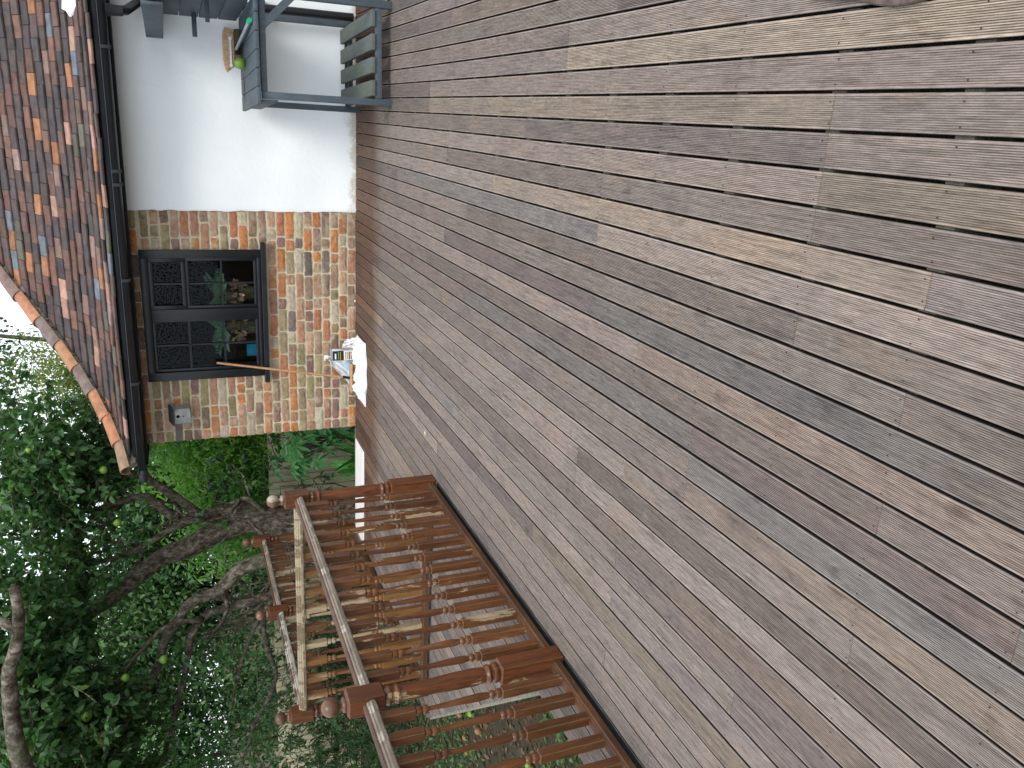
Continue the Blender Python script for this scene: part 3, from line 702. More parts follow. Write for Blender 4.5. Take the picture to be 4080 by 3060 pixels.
def tree(name, label, limbs, canopy, nspr, seed, L=.088, W=.056, mat=LAPPLE, apples=(), loc=(0, 0, 0), sb=(3, .75), nl=(9, 20), tint=(.15, .75), group=None, leafname='leaves'):
    rg = np.random.default_rng(seed); root = empty(name, loc, 0, label, 'tree', group); tk = MB(); tips = []
    for pts, r0, r1 in limbs:
        p, r = limb(tk, pts, r0, r1, 14 if r0 > .06 else 9)
        if r0 < .14 and r0 > .015: sidebranches(rg, tk, p, r, sb[0], sb[1], 1, tips)
    C = []
    while len(C) < nspr:
        if tips and rg.random() < .45: c_ = tips[rg.integers(len(tips))]+rg.normal(size=3)*.12
        else:
            cc, rr_ = canopy[rg.integers(len(canopy))]; u_ = rg.normal(size=3); u_ /= np.linalg.norm(u_); c_ = np.array(cc)+u_*np.array(rr_)*rg.uniform(0, 1)**.45
            # clump the crown: reject by a smooth field
            if math.sin(c_[0]*2.3+seed)+math.sin(c_[1]*2.1+c_[2]*1.7)+math.sin(c_[2]*3.1-c_[0]*1.1) < rg.uniform(-2.2, .6): continue
        if inhouse(c_) or c_[2] < .2: continue
        if c_[2] < 2.25-.25*max(0, -5.0-c_[0]) and rg.random() < .93: continue
        if -.70 < c_[0]/c_[1] < -.43 and c_[2] < 1.55+.125*c_[1] and c_[1] < 8.6 and rg.random() < .95: continue
        C.append(c_)
    arr, tw = sprays(rg, C, (.18, .5), nl, L, W, tint=tint)
    twm = MB()
    for e in tw: twm.tube([Vector(p) for p in e], [.0045, .004, .003, .0015], 4, caps=False)
    def rel(o): o.matrix_parent_inverse = Matrix.Translation(loc).inverted(); return o
    rel(tk.build('trunk', MBARK, root, smooth=True)); rel(twm.build('twigs', MBARK, root))
    rel(leaf_mesh(leafname, *arr[:3], arr[3], arr[4], arr[5], mat, root, droop=.12))
    for (x, y, z, r) in apples:
        a = MB(); a.lathe([(r*math.sin(t)*(1 if t < 2 else .97)+1e-4, -r*.92*math.cos(t)+(.12*r if t > 2.8 else 0)) for t in [math.pi*i/12 for i in range(13)]], 0, 0, 18); a.tube([(0, 0, r*.7), (r*.1, 0, r*1.5)], .0015, 5)
        o = a.build('apple', MAPPLE, root, smooth=True); o.location = (x-loc[0], y-loc[1], z-loc[2])
    return root

T1 = [([(-4.42, 8.5, -.62), (-4.43, 8.5, .1), (-4.43, 8.5, .5), (-4.36, 8.5, .79), (-4.34, 8.5, 1.01)], .20, .15),
      ([(-4.34, 8.5, .95), (-4.41, 8.48, 1.19), (-4.47, 8.45, 1.4), (-4.55, 8.4, 1.62), (-4.60, 8.4, 1.82), (-4.68, 8.35, 1.99), (-4.82, 8.3, 2.2), (-4.93, 8.2, 2.41), (-5.0, 8.1, 2.6), (-5.15, 7.9, 2.87), (-5.3, 7.8, 3.1), (-5.6, 7.6, 3.4)], .145, .04),
      ([(-4.30, 8.5, .75), (-4.24, 8.52, 1.01), (-4.23, 8.5, 1.27), (-4.24, 8.5, 1.47), (-4.27, 8.5, 1.66)], .10, .065),
      ([(-4.27, 8.5, 1.6), (-4.15, 8.5, 1.76), (-4.02, 8.5, 1.87), (-3.93, 8.5, 1.98), (-3.95, 8.5, 2.17), (-4.0, 8.5, 2.33), (-4.0, 8.5, 2.6), (-3.85, 8.6, 3.0)], .058, .02),
      ([(-4.24, 8.5, 1.44), (-4.05, 8.55, 1.63), (-3.88, 8.6, 1.82), (-3.76, 8.6, 1.97), (-3.70, 8.6, 2.11), (-3.68, 8.6, 2.3), (-3.5, 8.6, 2.6), (-3.3, 8.6, 2.9)], .06, .018),
      ([(-4.30, 8.45, .74), (-4.1, 8.42, .90), (-4.03, 8.4, .99), (-4.10, 8.4, 1.07), (-4.2, 8.38, 1.11)], .035, .024),
      ([(-4.27, 8.5, 1.62), (-4.38, 8.45, 1.85), (-4.45, 8.4, 2.02), (-4.55, 8.4, 2.3), (-4.5, 8.3, 2.7)], .045, .02)]
tree('apple_tree', 'old apple tree with a thick leaning mossy trunk behind the far corner post', T1,
     [((-4.5, 8.3, 3.0), (1.5, 1.5, 1.1)), ((-5.6, 7.7, 3.2), (1.7, 1.4, 1.2)), ((-3.6, 8.9, 3.1), (.9, 1.0, 1.1)), ((-4.6, 6.8, 3.4), (1.2, 1.0, .9))], 1500, 21,
     apples=[(-3.23, 8.3, 2.92, .04), (-3.46, 8.2, 2.30, .04), (-3.9, 7.9, 2.2, .038)], loc=(-4.42, 8.5, -.6))
T2 = [([(-4.5, 7.9, -.62), (-4.42, 7.75, .2), (-4.36, 7.62, .85)], .13, .10),
      ([(-4.36, 7.62, .80), (-4.38, 7.6, .99), (-4.45, 7.6, 1.15), (-4.61, 7.58, 1.32), (-4.64, 7.55, 1.45), (-4.66, 7.5, 1.6), (-4.80, 7.5, 1.71), (-5.0, 7.45, 1.85), (-5.23, 7.4, 1.93), (-5.5, 7.3, 2.05), (-5.9, 7.2, 2.2)], .085, .03),
      ([(-4.40, 7.7, .4), (-4.6, 7.65, .6), (-4.74, 7.6, .80), (-4.80, 7.6, .97), (-4.84, 7.6, 1.23), (-4.88, 7.6, 1.45), (-5.02, 7.55, 1.6), (-5.25, 7.5, 1.66), (-5.5, 7.4, 1.72), (-5.8, 7.3, 1.83), (-6.2, 7.2, 1.95)], .06, .022),
      ([(-4.70, 7.6, .70), (-4.87, 7.6, .85), (-5.03, 7.6, .96), (-5.3, 7.6, 1.08), (-5.6, 7.5, 1.2), (-5.9, 7.4, 1.28)], .036, .014),
      ([(-4.95, 7.6, .92), (-5.2, 7.58, .92), (-5.45, 7.5, .87), (-5.68, 7.5, .82), (-5.9, 7.45, .9), (-6.15, 7.4, 1.06), (-6.4, 7.3, 1.16), (-6.7, 7.2, 1.3)], .034, .014),
      ([(-4.9, 7.55, 1.5), (-4.8, 7.4, 1.8), (-4.95, 7.2, 2.1), (-5.2, 7.0, 2.4)], .03, .012)]
tree('apple_tree', 'low spreading apple tree with thin crooked limbs behind the left railing', T2,
     [((-5.7, 6.7, 2.8), (1.6, 1.3, 1.2)), ((-6.8, 6.3, 2.3), (1.6, 1.6, 1.5)), ((-5.6, 5.6, 2.9), (1.0, .9, .6)), ((-5.8, 6.6, 2.3), (1.0, .9, .4))], 1250, 5,
     apples=[(-5.05, 6.6, 2.48, .045), (-4.9, 7.0, 1.86, .04), (-5.2, 5.6, 2.35, .04), (-4.95, 6.9, 2.18, .036)], loc=(-4.5, 7.9, -.6), nl=(8, 18))
T3 = [([(-4.9, 3.2, -.62), (-4.8, 3.2, .6), (-4.3, 3.2, 1.6), (-3.4, 3.2, 2.15), (-2.66, 3.2, 2.25)], .11, .042),
      ([(-2.80, 3.2, 2.24), (-2.66, 3.2, 2.25), (-2.52, 3.2, 2.262), (-2.37, 3.2, 2.262), (-2.25, 3.2, 2.255), (-2.16, 3.2, 2.245), (-2.04, 3.2, 2.205), (-1.91, 3.2, 2.188), (-1.80, 3.2, 2.19)], .042, .019),
      ([(-1.99, 3.2, 2.2), (-1.95, 3.24, 2.28), (-1.96, 3.3, 2.4), (-1.9, 3.4, 2.6)], .022, .012)]
rt = tree('apple_tree', 'near apple tree whose bare pruned grey bough crosses the top of the view', T3,
     [((-2.95, 3.9, 2.75), (.7, .7, .35))], 26, 8, sb=(0, .3), nl=(6, 12), loc=(-4.9, 3.2, -.6), L=.07, W=.05)

# far hedge and trees behind the fence
def leafmass(name, label, cat, boxes, n, L, W, mat, seed, tint=(.1, .9), dens=None, stems=(), loc=None):
    rg = np.random.default_rng(seed); root = empty(name, loc or boxes[0][0], 0, label, cat); inv = Matrix.Translation(root.location).inverted()
    P = []
    tot = sum(b[2] for b in boxes)
    for c_, r_, wt in boxes:
        m_ = int(n*wt/tot); u_ = rg.normal(size=(m_*2, 3)); u_ = unit(u_)*(rg.uniform(0, 1, (m_*2, 1))**.5)
        p = np.array(c_)+u_*np.array(r_)
        fld = np.sin(p[:, 0]*2.7+seed)+np.sin(p[:, 1]*2.3+p[:, 2]*2.1)+np.sin(p[:, 2]*3.7-p[:, 0]*1.9)
        p = p[fld > rg.uniform(-3.2, .9, len(p))][:m_]; P.append(p)
    P = np.concatenate(P); P = P[P[:, 2] > -.55]; k = len(P)
    D = rg.normal(size=(k, 3)); D[:, 2] -= .5; Nn = rg.normal(size=(k, 3))*.6+np.array([0, -.35, .9]); sz = rg.uniform(.6, 1.2, k)
    t = np.clip(.5+.28*np.sin(P[:, 0]*3.1+P[:, 2]*2.3)+.2*rg.normal(size=k), tint[0], tint[1])
    o = leaf_mesh('leaves', P, D, Nn, sz*L, sz*W, t, mat, root, droop=.1); o.matrix_parent_inverse = inv
    for s_ in stems: sm = MB(); limb(sm, s_[0], s_[1], s_[2], 8); x = sm.build('trunk', MBARK, root, smooth=True); x.matrix_parent_inverse = inv
    return root
leafmass('hedge', 'tall dark green hedge filling the back of the garden behind the fence', 'hedge',
         [((-6.5, 12.0, .9), (2.2, 1.0, 1.9), 1.1), ((-9.5, 12.0, 1.2), (2.6, 1.1, 2.4), 1.2), ((-13, 11.5, 1.2), (2.8, 1.2, 2.6), 1.1), ((-16.5, 10.5, 1.2), (2.8, 1.4, 2.8), 1), ((-11, 12.3, 3.0), (3.5, .9, 1.2), .8), ((-7.6, 12.2, 2.3), (2.0, .9, 1.2), .9), ((-9.8, 12.9, 2.5), (4.2, 1.0, 1.5), 1.4), ((-5.9, 12.8, 1.9), (1.5, .8, 1.2), .6)],
         80000, .10, .055, LHEDGE, 3, stems=[([(x, 12, -.6), (x+.1, 12, .8), (x-.1, 12, 2.3)], .07, .03) for x in (-6, -8, -10.5, -13, -15.5)])
leafmass('laurel_shrub', 'bright green laurel shrub spilling over the fence top beside the brick corner', 'shrub',
         [((-4.2, 10.6, .95), (.85, .5, .75), 1.3), ((-4.9, 10.7, 1.0), (.9, .5, .75), 1), ((-4.2, 10.9, 1.7), (1.0, .6, .6), .8), ((-5.6, 10.8, 1.2), (.8, .5, .8), .7)],
         8500, .12, .036, LBRIGHT, 14, stems=[([(-4.3, 10.7, -.6), (-4.25, 10.7, .4), (-4.1, 10.7, 1.3)], .04, .015), ([(-5.1, 10.7, -.6), (-5.1, 10.7, .4), (-5.0, 10.7, 1.3)], .04, .015)])
leafmass('conifer_tree', 'yellow-green feathery tree just beyond the end of the roof hip', 'tree',
         [((-4.7, 14.5, 2.4), (1.0, 1.0, 1.6), 1), ((-4.3, 14.5, 3.2), (.9, .9, 1.1), .8), ((-5.6, 14.5, 1.8), (1.2, 1.0, 1.5), .7), ((-7.0, 14.5, 1.6), (1.3, 1.0, 1.5), .5)],
         15000, .075, .03, LYELL, 31, stems=[([(-4.6, 14.5, -.6), (-4.6, 14.5, 1.5), (-4.5, 14.5, 3.6)], .12, .03)])
leafmass('birch_tree', 'thin pale leafy tree showing against the white sky above the hip tiles', 'tree',
         [((-3.4, 15, 5.2), (1.2, 1.0, 1.0), .6), ((-4.4, 15, 4.6), (1.0, 1.0, .9), .6), ((-2.7, 15, 6.0), (1.0, .9, .9), .5), ((-6.5, 14.5, 4.6), (2.0, 1.0, 1.2), 1), ((-9.0, 14, 4.8), (2.2, 1.0, 1.3), 1)],
         13000, .085, .055, LHEDGE, 40, tint=(.3, 1), stems=[([(-4.2, 15, -.6), (-4.1, 15, 2), (-3.6, 15, 5.5)], .09, .02), ([(-4.1, 15, 2.4), (-6, 14.6, 4), (-8.5, 14.2, 5)], .05, .015)])

# ------------------------------------------------------------------ fence
fr = random.Random(8); FY = 9.9
fence = empty('fence', (-4.0, FY, -.6), 0, 'greenish tan featheredge timber fence behind the apple trunk', 'fence'); finv = Matrix.Translation(fence.location).inverted()
fb = MB(); x = -2.0
while x > -13:
    wd = .105; top = .585+.003*fr.uniform(-1, 1); cl = fr.choice([(.47, .44, .31), (.43, .40, .28), (.52, .48, .34), (.39, .37, .26), (.50, .45, .32)])
    if fr.random() < .05: cl = (.56, .57, .56)
    t0, t1 = .005, .018
    fb.add([(x, FY, -.6), (x-wd, FY, -.6), (x-wd, FY-t0, -.6), (x, FY-t1, -.6), (x, FY, top), (x-wd, FY, top), (x-wd, FY-t0, top), (x, FY-t1, top)],
           [(0, 1, 2, 3)[::-1], (4, 5, 6, 7), (0, 1, 5, 4), (1, 2, 6, 5), (2, 3, 7, 6), (3, 0, 4, 7)], cl); x -= .092
fo = fb.build('fence_boards', MFENCE, fence, cols=True); fo.matrix_parent_inverse = finv
fr2 = MB()
for z_ in (-.35, .1, .45): fr2.box(-13, -2, FY+.002, FY+.05, z_, z_+.07, (.3, .28, .18))
fo = fr2.build('fence_rails', MFENCE, fence, cols=True); fo.matrix_parent_inverse = finv
for xx in (-3.2, -5.1, -7.0, -8.9, -10.8):
    fo = MB().box(xx-.04, xx+.04, FY+.052, FY+.13, -.6, .62, (.28, .26, .17)).build('fence_post', MFENCE, fence, cols=True); fo.matrix_parent_inverse = finv

# ------------------------------------------------------------------ plants by the corner
def palmate(name, loc, label, nleafs, seed, rng_r=(.2, .5), hh=(.1, .6)):
    rg = np.random.default_rng(seed); root = empty(name, loc, 0, label, 'plant'); sm = MB(); P, D, Nn, L, W, T = [], [], [], [], [], []
    for i in range(nleafs):
        a = rg.uniform(0, 6.283); r = rg.uniform(*rng_r); h = rg.uniform(*hh); tip = np.array([r*math.cos(a), r*math.sin(a), h])
        sm.tube([(0, 0, h*.3), tuple(tip*.6+np.array([0, 0, .05])), tuple(tip)], .004, 5)
        nn = np.array([math.cos(a)*.5, math.sin(a)*.5-.3, .7])+rg.normal(size=3)*.2; nn /= np.linalg.norm(nn)
        out = np.array([math.cos(a), math.sin(a), -.25]); out -= nn*out.dot(nn); out /= np.linalg.norm(out); sd_ = np.cross(nn, out); t = rg.uniform(0, 1); sz = rg.uniform(.8, 1.2)
        for q_ in range(7):
            an = (q_-3)*R(36); P.append(tip); D.append(out*math.cos(an)+sd_*math.sin(an)-nn*.15); Nn.append(nn); L.append(sz*(.17-abs(q_-3)*.018)); W.append(.052*sz); T.append(np.clip(t+rg.normal()*.05, 0, 1))
    sm.tube([(0, 0, 0), (0, 0, hh[1]*.8)], .02, 7); sm.build('stem', MBARK, root, smooth=True)
    leaf_mesh('leaves', P, D, Nn, np.array(L), np.array(W), np.array(T), LFATS, root, droop=.15); return root
palmate('fatsia_plant', (-3.72, 9.2, -.6), 'bushy plant with hand shaped glossy leaves against the fence by the brick corner', 60, 4, (.12, .52), (.65, 1.22))
palmate('fatsia_plant', (-3.30, 8.6, -.6), 'lower hand shaped leaves growing close to the foot of the brick corner', 26, 9, (.08, .33), (.35, .95))
def strap(name, loc, label, n, seed, Lr, W, mat=LGLOSS, spread=.35):
    rg = np.random.default_rng(seed); root = empty(name, loc, 0, label, 'plant'); mb_ = MB()
    for i in range(n):
        a = rg.uniform(0, 6.283); L = rg.uniform(*Lr); lean = rg.uniform(.1, spread); b0 = Vector((rg.uniform(-.16, .16), rg.uniform(-.1, .1), 0)); o_ = Vector((math.cos(a), math.sin(a), 0)); sd_ = Vector((-math.sin(a), math.cos(a), 0)); vs = []; m_ = 9; t = rg.uniform(0, 1)
        for k in range(m_+1):
            s_ = k/m_; c_ = b0+o_*L*lean*s_**1.6*1.3+Vector((0, 0, L*(s_-.22*s_*s_))); ww = W*(math.sin(math.pi*min(1, s_*.9+.08))**.6)*(1-.2*s_)*(1+.18*math.sin(k*2.6)); 
            vs += [c_-sd_*ww/2+o_*.006, c_-o_*.004, c_+sd_*ww/2+o_*.006]
        fs = []
        for k in range(m_): fs += [(3*k, 3*k+1, 3*k+4, 3*k+3), (3*k+1, 3*k+2, 3*k+5, 3*k+4)]
        mb_.add(vs, fs, (t, t, t))
    mb_.build('leaves', mat, root, smooth=True, cols=True); return root
strap('fern_plant', (-3.62, 8.15, -.6), 'clump of long upright wavy glossy fern leaves beside the pale board', 26, 3, (.55, .95), .085)
strap('fern_plant', (-3.95, 8.3, -.6), 'smaller dark clump of strap leaves left of the glossy fern', 20, 6, (.4, .75), .05, LFATS)
strap('fern_plant', (-3.12, 7.75, -.6), 'single broad bright leaf clump at the foot of the brick corner', 9, 16, (.55, .80), .12)
for i, (x, y, z0, n, lab) in enumerate([(-4.75, 9.6, .2, 42, 'narrow leaved dark sprays hanging over the fence behind the corner finial'), (-6.9, 9.3, .15, 210, 'dark trailing shrub in front of the fence below the left corner post'), (-8.6, 9.0, .2, 210, 'deep shaded shrub at the far left beside the fence'), (-7.6, 9.35, .1, 190, 'ragged dark shrub against the fence between two others'), (-6.4, 7.4, -.3, 70, 'low dark bush left of the crooked limbs'), (-7.6, 6.9, -.2, 90, 'dense dark bush beyond the lower left balusters')]):
    rg = np.random.default_rng(50+i); root = empty('garden_shrub', (x, y, -.6), 0, lab, 'shrub')
    C = [np.array([rg.normal()*(.42 if n < 100 else .75), rg.normal()*.25, .35+z0+abs(rg.normal())*.5-(rg.uniform(0, .5) if n > 100 else 0)]) for _ in range(n)]
    arr, tw = sprays(rg, C, (.2, .5), (12, 24), .085, .026, tint=(.05, .7)); leaf_mesh('leaves', *arr[:3], arr[3], arr[4], arr[5], LHEDGE, root, droop=.1)
    tm = MB()
    for e in tw: tm.tube([Vector(p) for p in e], .003, 4, caps=False)
    tm.build('twigs', MBARK, root)
    for k in range(5): MB().tube([(k*.02-.04, 0, 0), (rg.normal()*.1, rg.normal()*.1, .4), (rg.normal()*.3, rg.normal()*.2, .9+z0)], [.012, .009, .004], 5).build('stem', MBARK, root)
# ground cover and litter
rg = np.random.default_rng(77); n = 9000
x = rg.uniform(-9, -2.7, n); y = rg.uniform(1.5, 9.7, n); keep = ~((x > -4.3) & (y > 3.2+(-2.7-x)))
x, y = x[keep], y[keep]; n = len(x); P = np.stack([x, y, np.array([ground_z(a, b) for a, b in zip(x, y)])+.004], 1)
D = rg.normal(size=(n, 3)); D[:, 2] *= .2; Nn = rg.normal(size=(n, 3))*.25+np.array([0, 0, 1])
tag(leaf_mesh('leaf_litter', P, D, Nn, rg.uniform(.03, .08, n), rg.uniform(.02, .045, n), rg.uniform(0, 1, n), MLITTER), 'brown leaf litter under the apple trees', 'leaf litter', kind='stuff')
n = 60000; x = rg.uniform(-9.5, -2.6, n); y = rg.uniform(1.2, 9.8, n)
fld = np.sin(x*2.9)+np.sin(y*3.3+x)+np.sin(x*1.3-y*2.1)+.6*np.sin(x*9+y*7); keep = (fld > rg.uniform(-.9, 2.0, n)) & ~((x > -4.2) & (y > 3.3+(-2.7-x)) & (y < 7.2))
x, y = x[keep], y[keep]; n = len(x); hgt = rg.uniform(.01, .14, n)*np.clip(fld[keep]*.5, .3, 1)
P = np.stack([x, y, np.array([ground_z(a, b) for a, b in zip(x, y)])+hgt], 1); D = rg.normal(size=(n, 3)); D[:, 2] = np.abs(D[:, 2])*.4; Nn = rg.normal(size=(n, 3))*.5+np.array([0, 0, 1])
tag(leaf_mesh('ground_cover', P, D, Nn, rg.uniform(.025, .075, n), rg.uniform(.014, .035, n), np.clip(rg.normal(.6, .35, n), 0, 1), LHEDGE), 'low green weeds and grass covering the garden floor', 'ground cover', kind='stuff')
ap = None; ar = random.Random(12)
for i in range(46):
    X = ar.uniform(-5.9, -3.6); Y = ar.uniform(2.9, 6.6)
    if X > -4.35 and Y > 3.0+(-2.66-X)*1.12-.15: continue
    if ap is None or i == 22:
        r = .030; a = MB(); a.lathe([(r*math.sin(t)+1e-4, -r*.9*math.cos(t)) for t in [math.pi*j/10 for j in range(11)]], 0, 0, 14); ap = a.build('fallen_apple', MAPPLE if i < 22 else MAPPLE2, smooth=True)
        tag(ap, 'small fallen apple lying among leaves under the tree beyond the railing', 'apple', 'windfall apples on the garden floor'); o = ap
    else: o = ap.copy(); COL.objects.link(o)
    o['label'] = 'green fallen apple lying in the leaf litter beyond the balusters' if i < 22 else 'browning fallen apple lying in the leaf litter beyond the balusters'
    o.location = (X, Y, ground_z(X, Y)+.026); s_ = ar.uniform(.75, 1.15); o.scale = (s_, s_, s_); o.rotation_euler = (ar.uniform(0, 3), ar.uniform(0, 3), 0)

# ------------------------------------------------------------------ railings
def sq_to_round_block(mb_, z0, z1, h, ch):
    """square block with lamb's-tongue chamfers at both ends"""
    vs = []; rows = [(z0, h-ch), (z0+ch*.8, h), (z1-ch*.8, h), (z1, h-ch)]
    for z, a in rows:
        b = h*.93 if a == h else a
        for sx, sy in ((-1, -1), (1, -1), (1, 1), (-1, 1)): vs += [(sx*a, sy*a, z)]
    fs = [(3, 2, 1, 0), (12, 13, 14, 15)]
    for r_ in range(3):
        for k in range(4): k2 = (k+1) % 4; fs.append((r_*4+k, r_*4+k2, r_*4+4+k2, r_*4+4+k))
    bm = bmesh.new(); V = [bm.verts.new(v) for v in vs]
    for f in fs: bm.faces.new([V[i] for i in f])
    ed = [e for e in bm.edges if abs(e.verts[0].co.z-e.verts[1].co.z) > (z1-z0)*.5]
    bmesh.ops.bevel(bm, geom=ed, offset=h*.07, segments=2, affect='EDGES')
    bm.verts.index_update(); mb_.add([v.co.copy() for v in bm.verts], [[v.index for v in f.verts] for f in bm.faces]); bm.free()
def newel(loc, label):
    root = empty('newel_post', loc, 0, label, 'post', 'turned newel posts of the deck railing')
    b = MB(); h = .0455
    sq_to_round_block(b, 0, .312, h, .010)
    b.lathe([(.034, .309), (.043, .318), (.046, .328), (.043, .338), (.033, .344), (.033, .348), (.041, .354), (.044, .362), (.040, .371), (.034, .376), (.036, .40), (.039, .43), (.038, .52), (.034, .62), (.030, .72), (.0295, .765), (.040, .770), (.043, .779), (.040, .788), (.032, .793), (.032, .802), (.041, .808), (.043, .818), (.038, .828), (.034, .836)], n=28)
    b.build('shaft', MNEWEL, root, auto=35)
    u = MB(); sq_to_round_block(u, .834, .998, h, .012); u.build('cap_block', MNEWEL, root, auto=35)
    f = MB(); r = .040
    f.lathe([(.030, .996), (.033, 1.002), (.032, 1.010), (.020, 1.016), (.015, 1.022)]+[(r*math.sin(t), 1.060-r*math.cos(t)) for t in [math.pi*(.13+.87*i/14) for i in range(14)]]+[(.0005, 1.10)], n=28)
    f.build('finial', MRAILF, root, auto=60); return root
MNEWEL = stained('newel_stain', (.055, .019, .008), (.165, .057, .021), (.40, .29, .17), .68)
MRAILF = stained('worn_finial', (.070, .032, .018), (.20, .11, .07), (.45, .38, .30), .57, (3, 3, 3), .35)
def baluster_mesh():
    b = MB(); h = .0205
    sq_to_round_block(b, .060, .350, h, .006)
    b.lathe([(.013, .348), (.019, .353), (.0205, .361), (.019, .370), (.013, .375), (.012, .379), (.018, .384), (.0195, .391), (.017, .399), (.0125, .404), (.0150, .42), (.0175, .445), (.0165, .49), (.0120, .58), (.0090, .665), (.0092, .676), (.018, .680), (.020, .688), (.018, .697), (.013, .701), (.013, .706), (.0185, .711), (.0200, .720), (.0185, .729), (.012, .735)], n=16)
    sq_to_round_block(b, .733, .895, h, .006)
    return b
bal0 = baluster_mesh()
def railing(p0, p1, n, label, mats):
    """rail bay from post centre p0 to p1; local y runs along the rail"""
    p0, p1 = Vector(p0), Vector(p1); L = (p1-p0).length-.0; a = math.atan2(-(p1-p0).x, (p1-p0).y)
    root = empty('railing', p0, a, label, 'railing', 'turned baluster railings round the deck')
    tp, bt, pale, ms = mats; e = .0465
    hr = MB(); w_ = .033
    prof = [(-w_, .885), (-w_, .902), (-w_+.006, .908), (-w_+.006, .915), (-.019, .920), (-.017, .928), (-.010, .933), (.010, .933), (.017, .928), (.019, .920), (w_-.006, .915), (w_-.006, .908), (w_, .902), (w_, .885), (w_-.008, .880), (-w_+.008, .880)]
    m_ = len(prof); vs = [(x, e, z) for x, z in prof]+[(x, L-e, z) for x, z in prof]
    side = [(i, (i+1) % m_, m_+(i+1) % m_, m_+i)[::-1] for i in range(m_)]
    crown = [f for i, f in enumerate(side) if 4 <= i <= 8]; rest = [f for i, f in enumerate(side) if not 4 <= i <= 8]
    hr.add(vs, rest+[tuple(range(m_)), tuple(range(2*m_-1, m_-1, -1))], mi=1); hr.f += crown; hr.mi += [0]*len(crown)
    hr.build('handrail', [tp, pale], root, auto=25)
    ed = MB()
    for s_ in (-1, 1): ed.box(min(s_*.0305, s_*.0345), max(s_*.0305, s_*.0345), e+.001, L-e-.001, .889, .9015)
    ed.build('rail_edge', pale, root)
    br_ = MB(); w_ = .030
    prof = [(-w_, .026), (-w_, .052), (-w_+.007, .056), (-w_+.008, .062), (-.012, .064), (.012, .064), (w_-.008, .062), (w_-.007, .056), (w_, .052), (w_, .026)]
    m_ = len(prof); vs = [(x, e, z) for x, z in prof]+[(x, L-e, z) for x, z in prof]
    br_.add(vs, [(i, (i+1) % m_, m_+(i+1) % m_, m_+i)[::-1] for i in range(m_)]+[tuple(range(m_)), tuple(range(2*m_-1, m_-1, -1))])
    br_.build('bottom_rail', bt, root, auto=25)
    me = None
    for i in range(n):
        if me is None: o = bal0.build('baluster', ms, root, auto=35); me = o.data
        else: o = bpy.data.objects.new('baluster', me); COL.objects.link(o); o.parent = root
        o.location = (0, L*(i+1)/(n+1), 0); o.rotation_euler = (0, 0, random.uniform(-.03, .03))
    return root
XA, YA1, YA2, XL = -2.361, 2.835, 4.828, -4.022
newel((XA, YA1, 0), 'near turned post with the largest ball finial at the deck edge')
newel((XA, YA2, 0), 'corner post where the long railing meets the cross railing, pale worn ball on top')
newel((XL, YA2, 0), 'left corner post with a dark ball at the far end of the cross railing')
newel((XL, 6.118, 0), 'middle post of the far left railing, backed by branches')
newel((XL, 7.395, 0), 'farthest turned post beside the leaning tree trunk')
newel((XA, YA1-1.993, 0), 'next post of the long railing, towards the camera beyond the frame')
railing((XA, YA1, 0), (XA, YA2, 0), 14, 'long railing bay between the near post and the corner post', (MRAILT, MRAILB, MPALE, MRAIL))
railing((XA, YA1-1.993, 0), (XA, YA1, 0), 14, 'nearest railing bay running out of view past the large post', (MRAILT, MRAILB, MPALE, MRAIL))
railing((XL, YA2, 0), (XA, YA2, 0), 11, 'cross railing with badly peeled balusters and a bare straw coloured top rail', (MPALEX, MRAILB, MPALEX, MRAIL2))
railing((XL, YA2, 0), (XL, 6.118, 0), 9, 'far left railing bay between the dark ball post and the middle post', (MRAILT, MRAILB, MPALE, MRAIL))
railing((XL, 6.118, 0), (XL, 7.395, 0), 9, 'farthest railing bay in front of the tree trunk', (MRAILB, MRAILB, MPALE, MRAIL))

# ------------------------------------------------------------------ grey potting bench (long side runs away from the camera)
BO = (0.0, 7.235, 0); bench = empty('potting_bench', BO, R(2.8), 'grey painted slatted potting bench with raised back, standing against the white wall', 'bench')
def bx(name, *a, mat=MGREY, parent=bench, bev=.003): return MB().box(*a, bev=bev).build(name, mat, parent, auto=30)
Ln = 1.135
bx('leg', .0, .046, -.048, 0, 0, .905); bx('leg', .003, .049, -Ln, -Ln+.048, 0, .905)
bx('leg', .66, .706, -.048, 0, 0, 1.60); bx('leg', .655, .706, -Ln, -Ln+.048, 0, 1.60)
bx('end_rail', .050, .654, -Ln+.004, -Ln+.040, .868, .908); bx('end_rail', .047, .658, -.042, -.006, .86, .908)
bx('side_rail', -.018, -.002, -Ln+.01, -.02, .80, .912); bx('end_rail', .050, .654, -Ln+.006, -Ln+.036, .072, .118); bx('end_rail', .047, .659, -.040, -.010, .072, .118)
bx('shelf_bearer', .05, .65, -.16, -.12, .080, .116)
for x0 in (.070, .224, .378, .532): bx('shelf_slat', x0, x0+.106, -Ln-.006, .0, .121, .150, mat=MMOSSY)
k = MB(); k.add([(.45, -Ln+.006, .868), (.52, -Ln+.006, .868), (.654, -Ln+.006, .735), (.654, -Ln+.006, .665)]+[(.45, -Ln+.036, .868), (.52, -Ln+.036, .868), (.654, -Ln+.036, .735), (.654, -Ln+.036, .665)], [(0, 3, 2, 1), (4, 5, 6, 7), (0, 1, 5, 4), (1, 2, 6, 5), (2, 3, 7, 6), (3, 0, 4, 7)]); k.build('brace', MGREY, bench)
for i in range(6):
    x0 = -.038+i*.1175; x1 = x0+.1135
    if i == 5: x1 = .655
    bx('top_plank', x0, x1, -Ln-.028, .030, .914, .942, bev=.004)
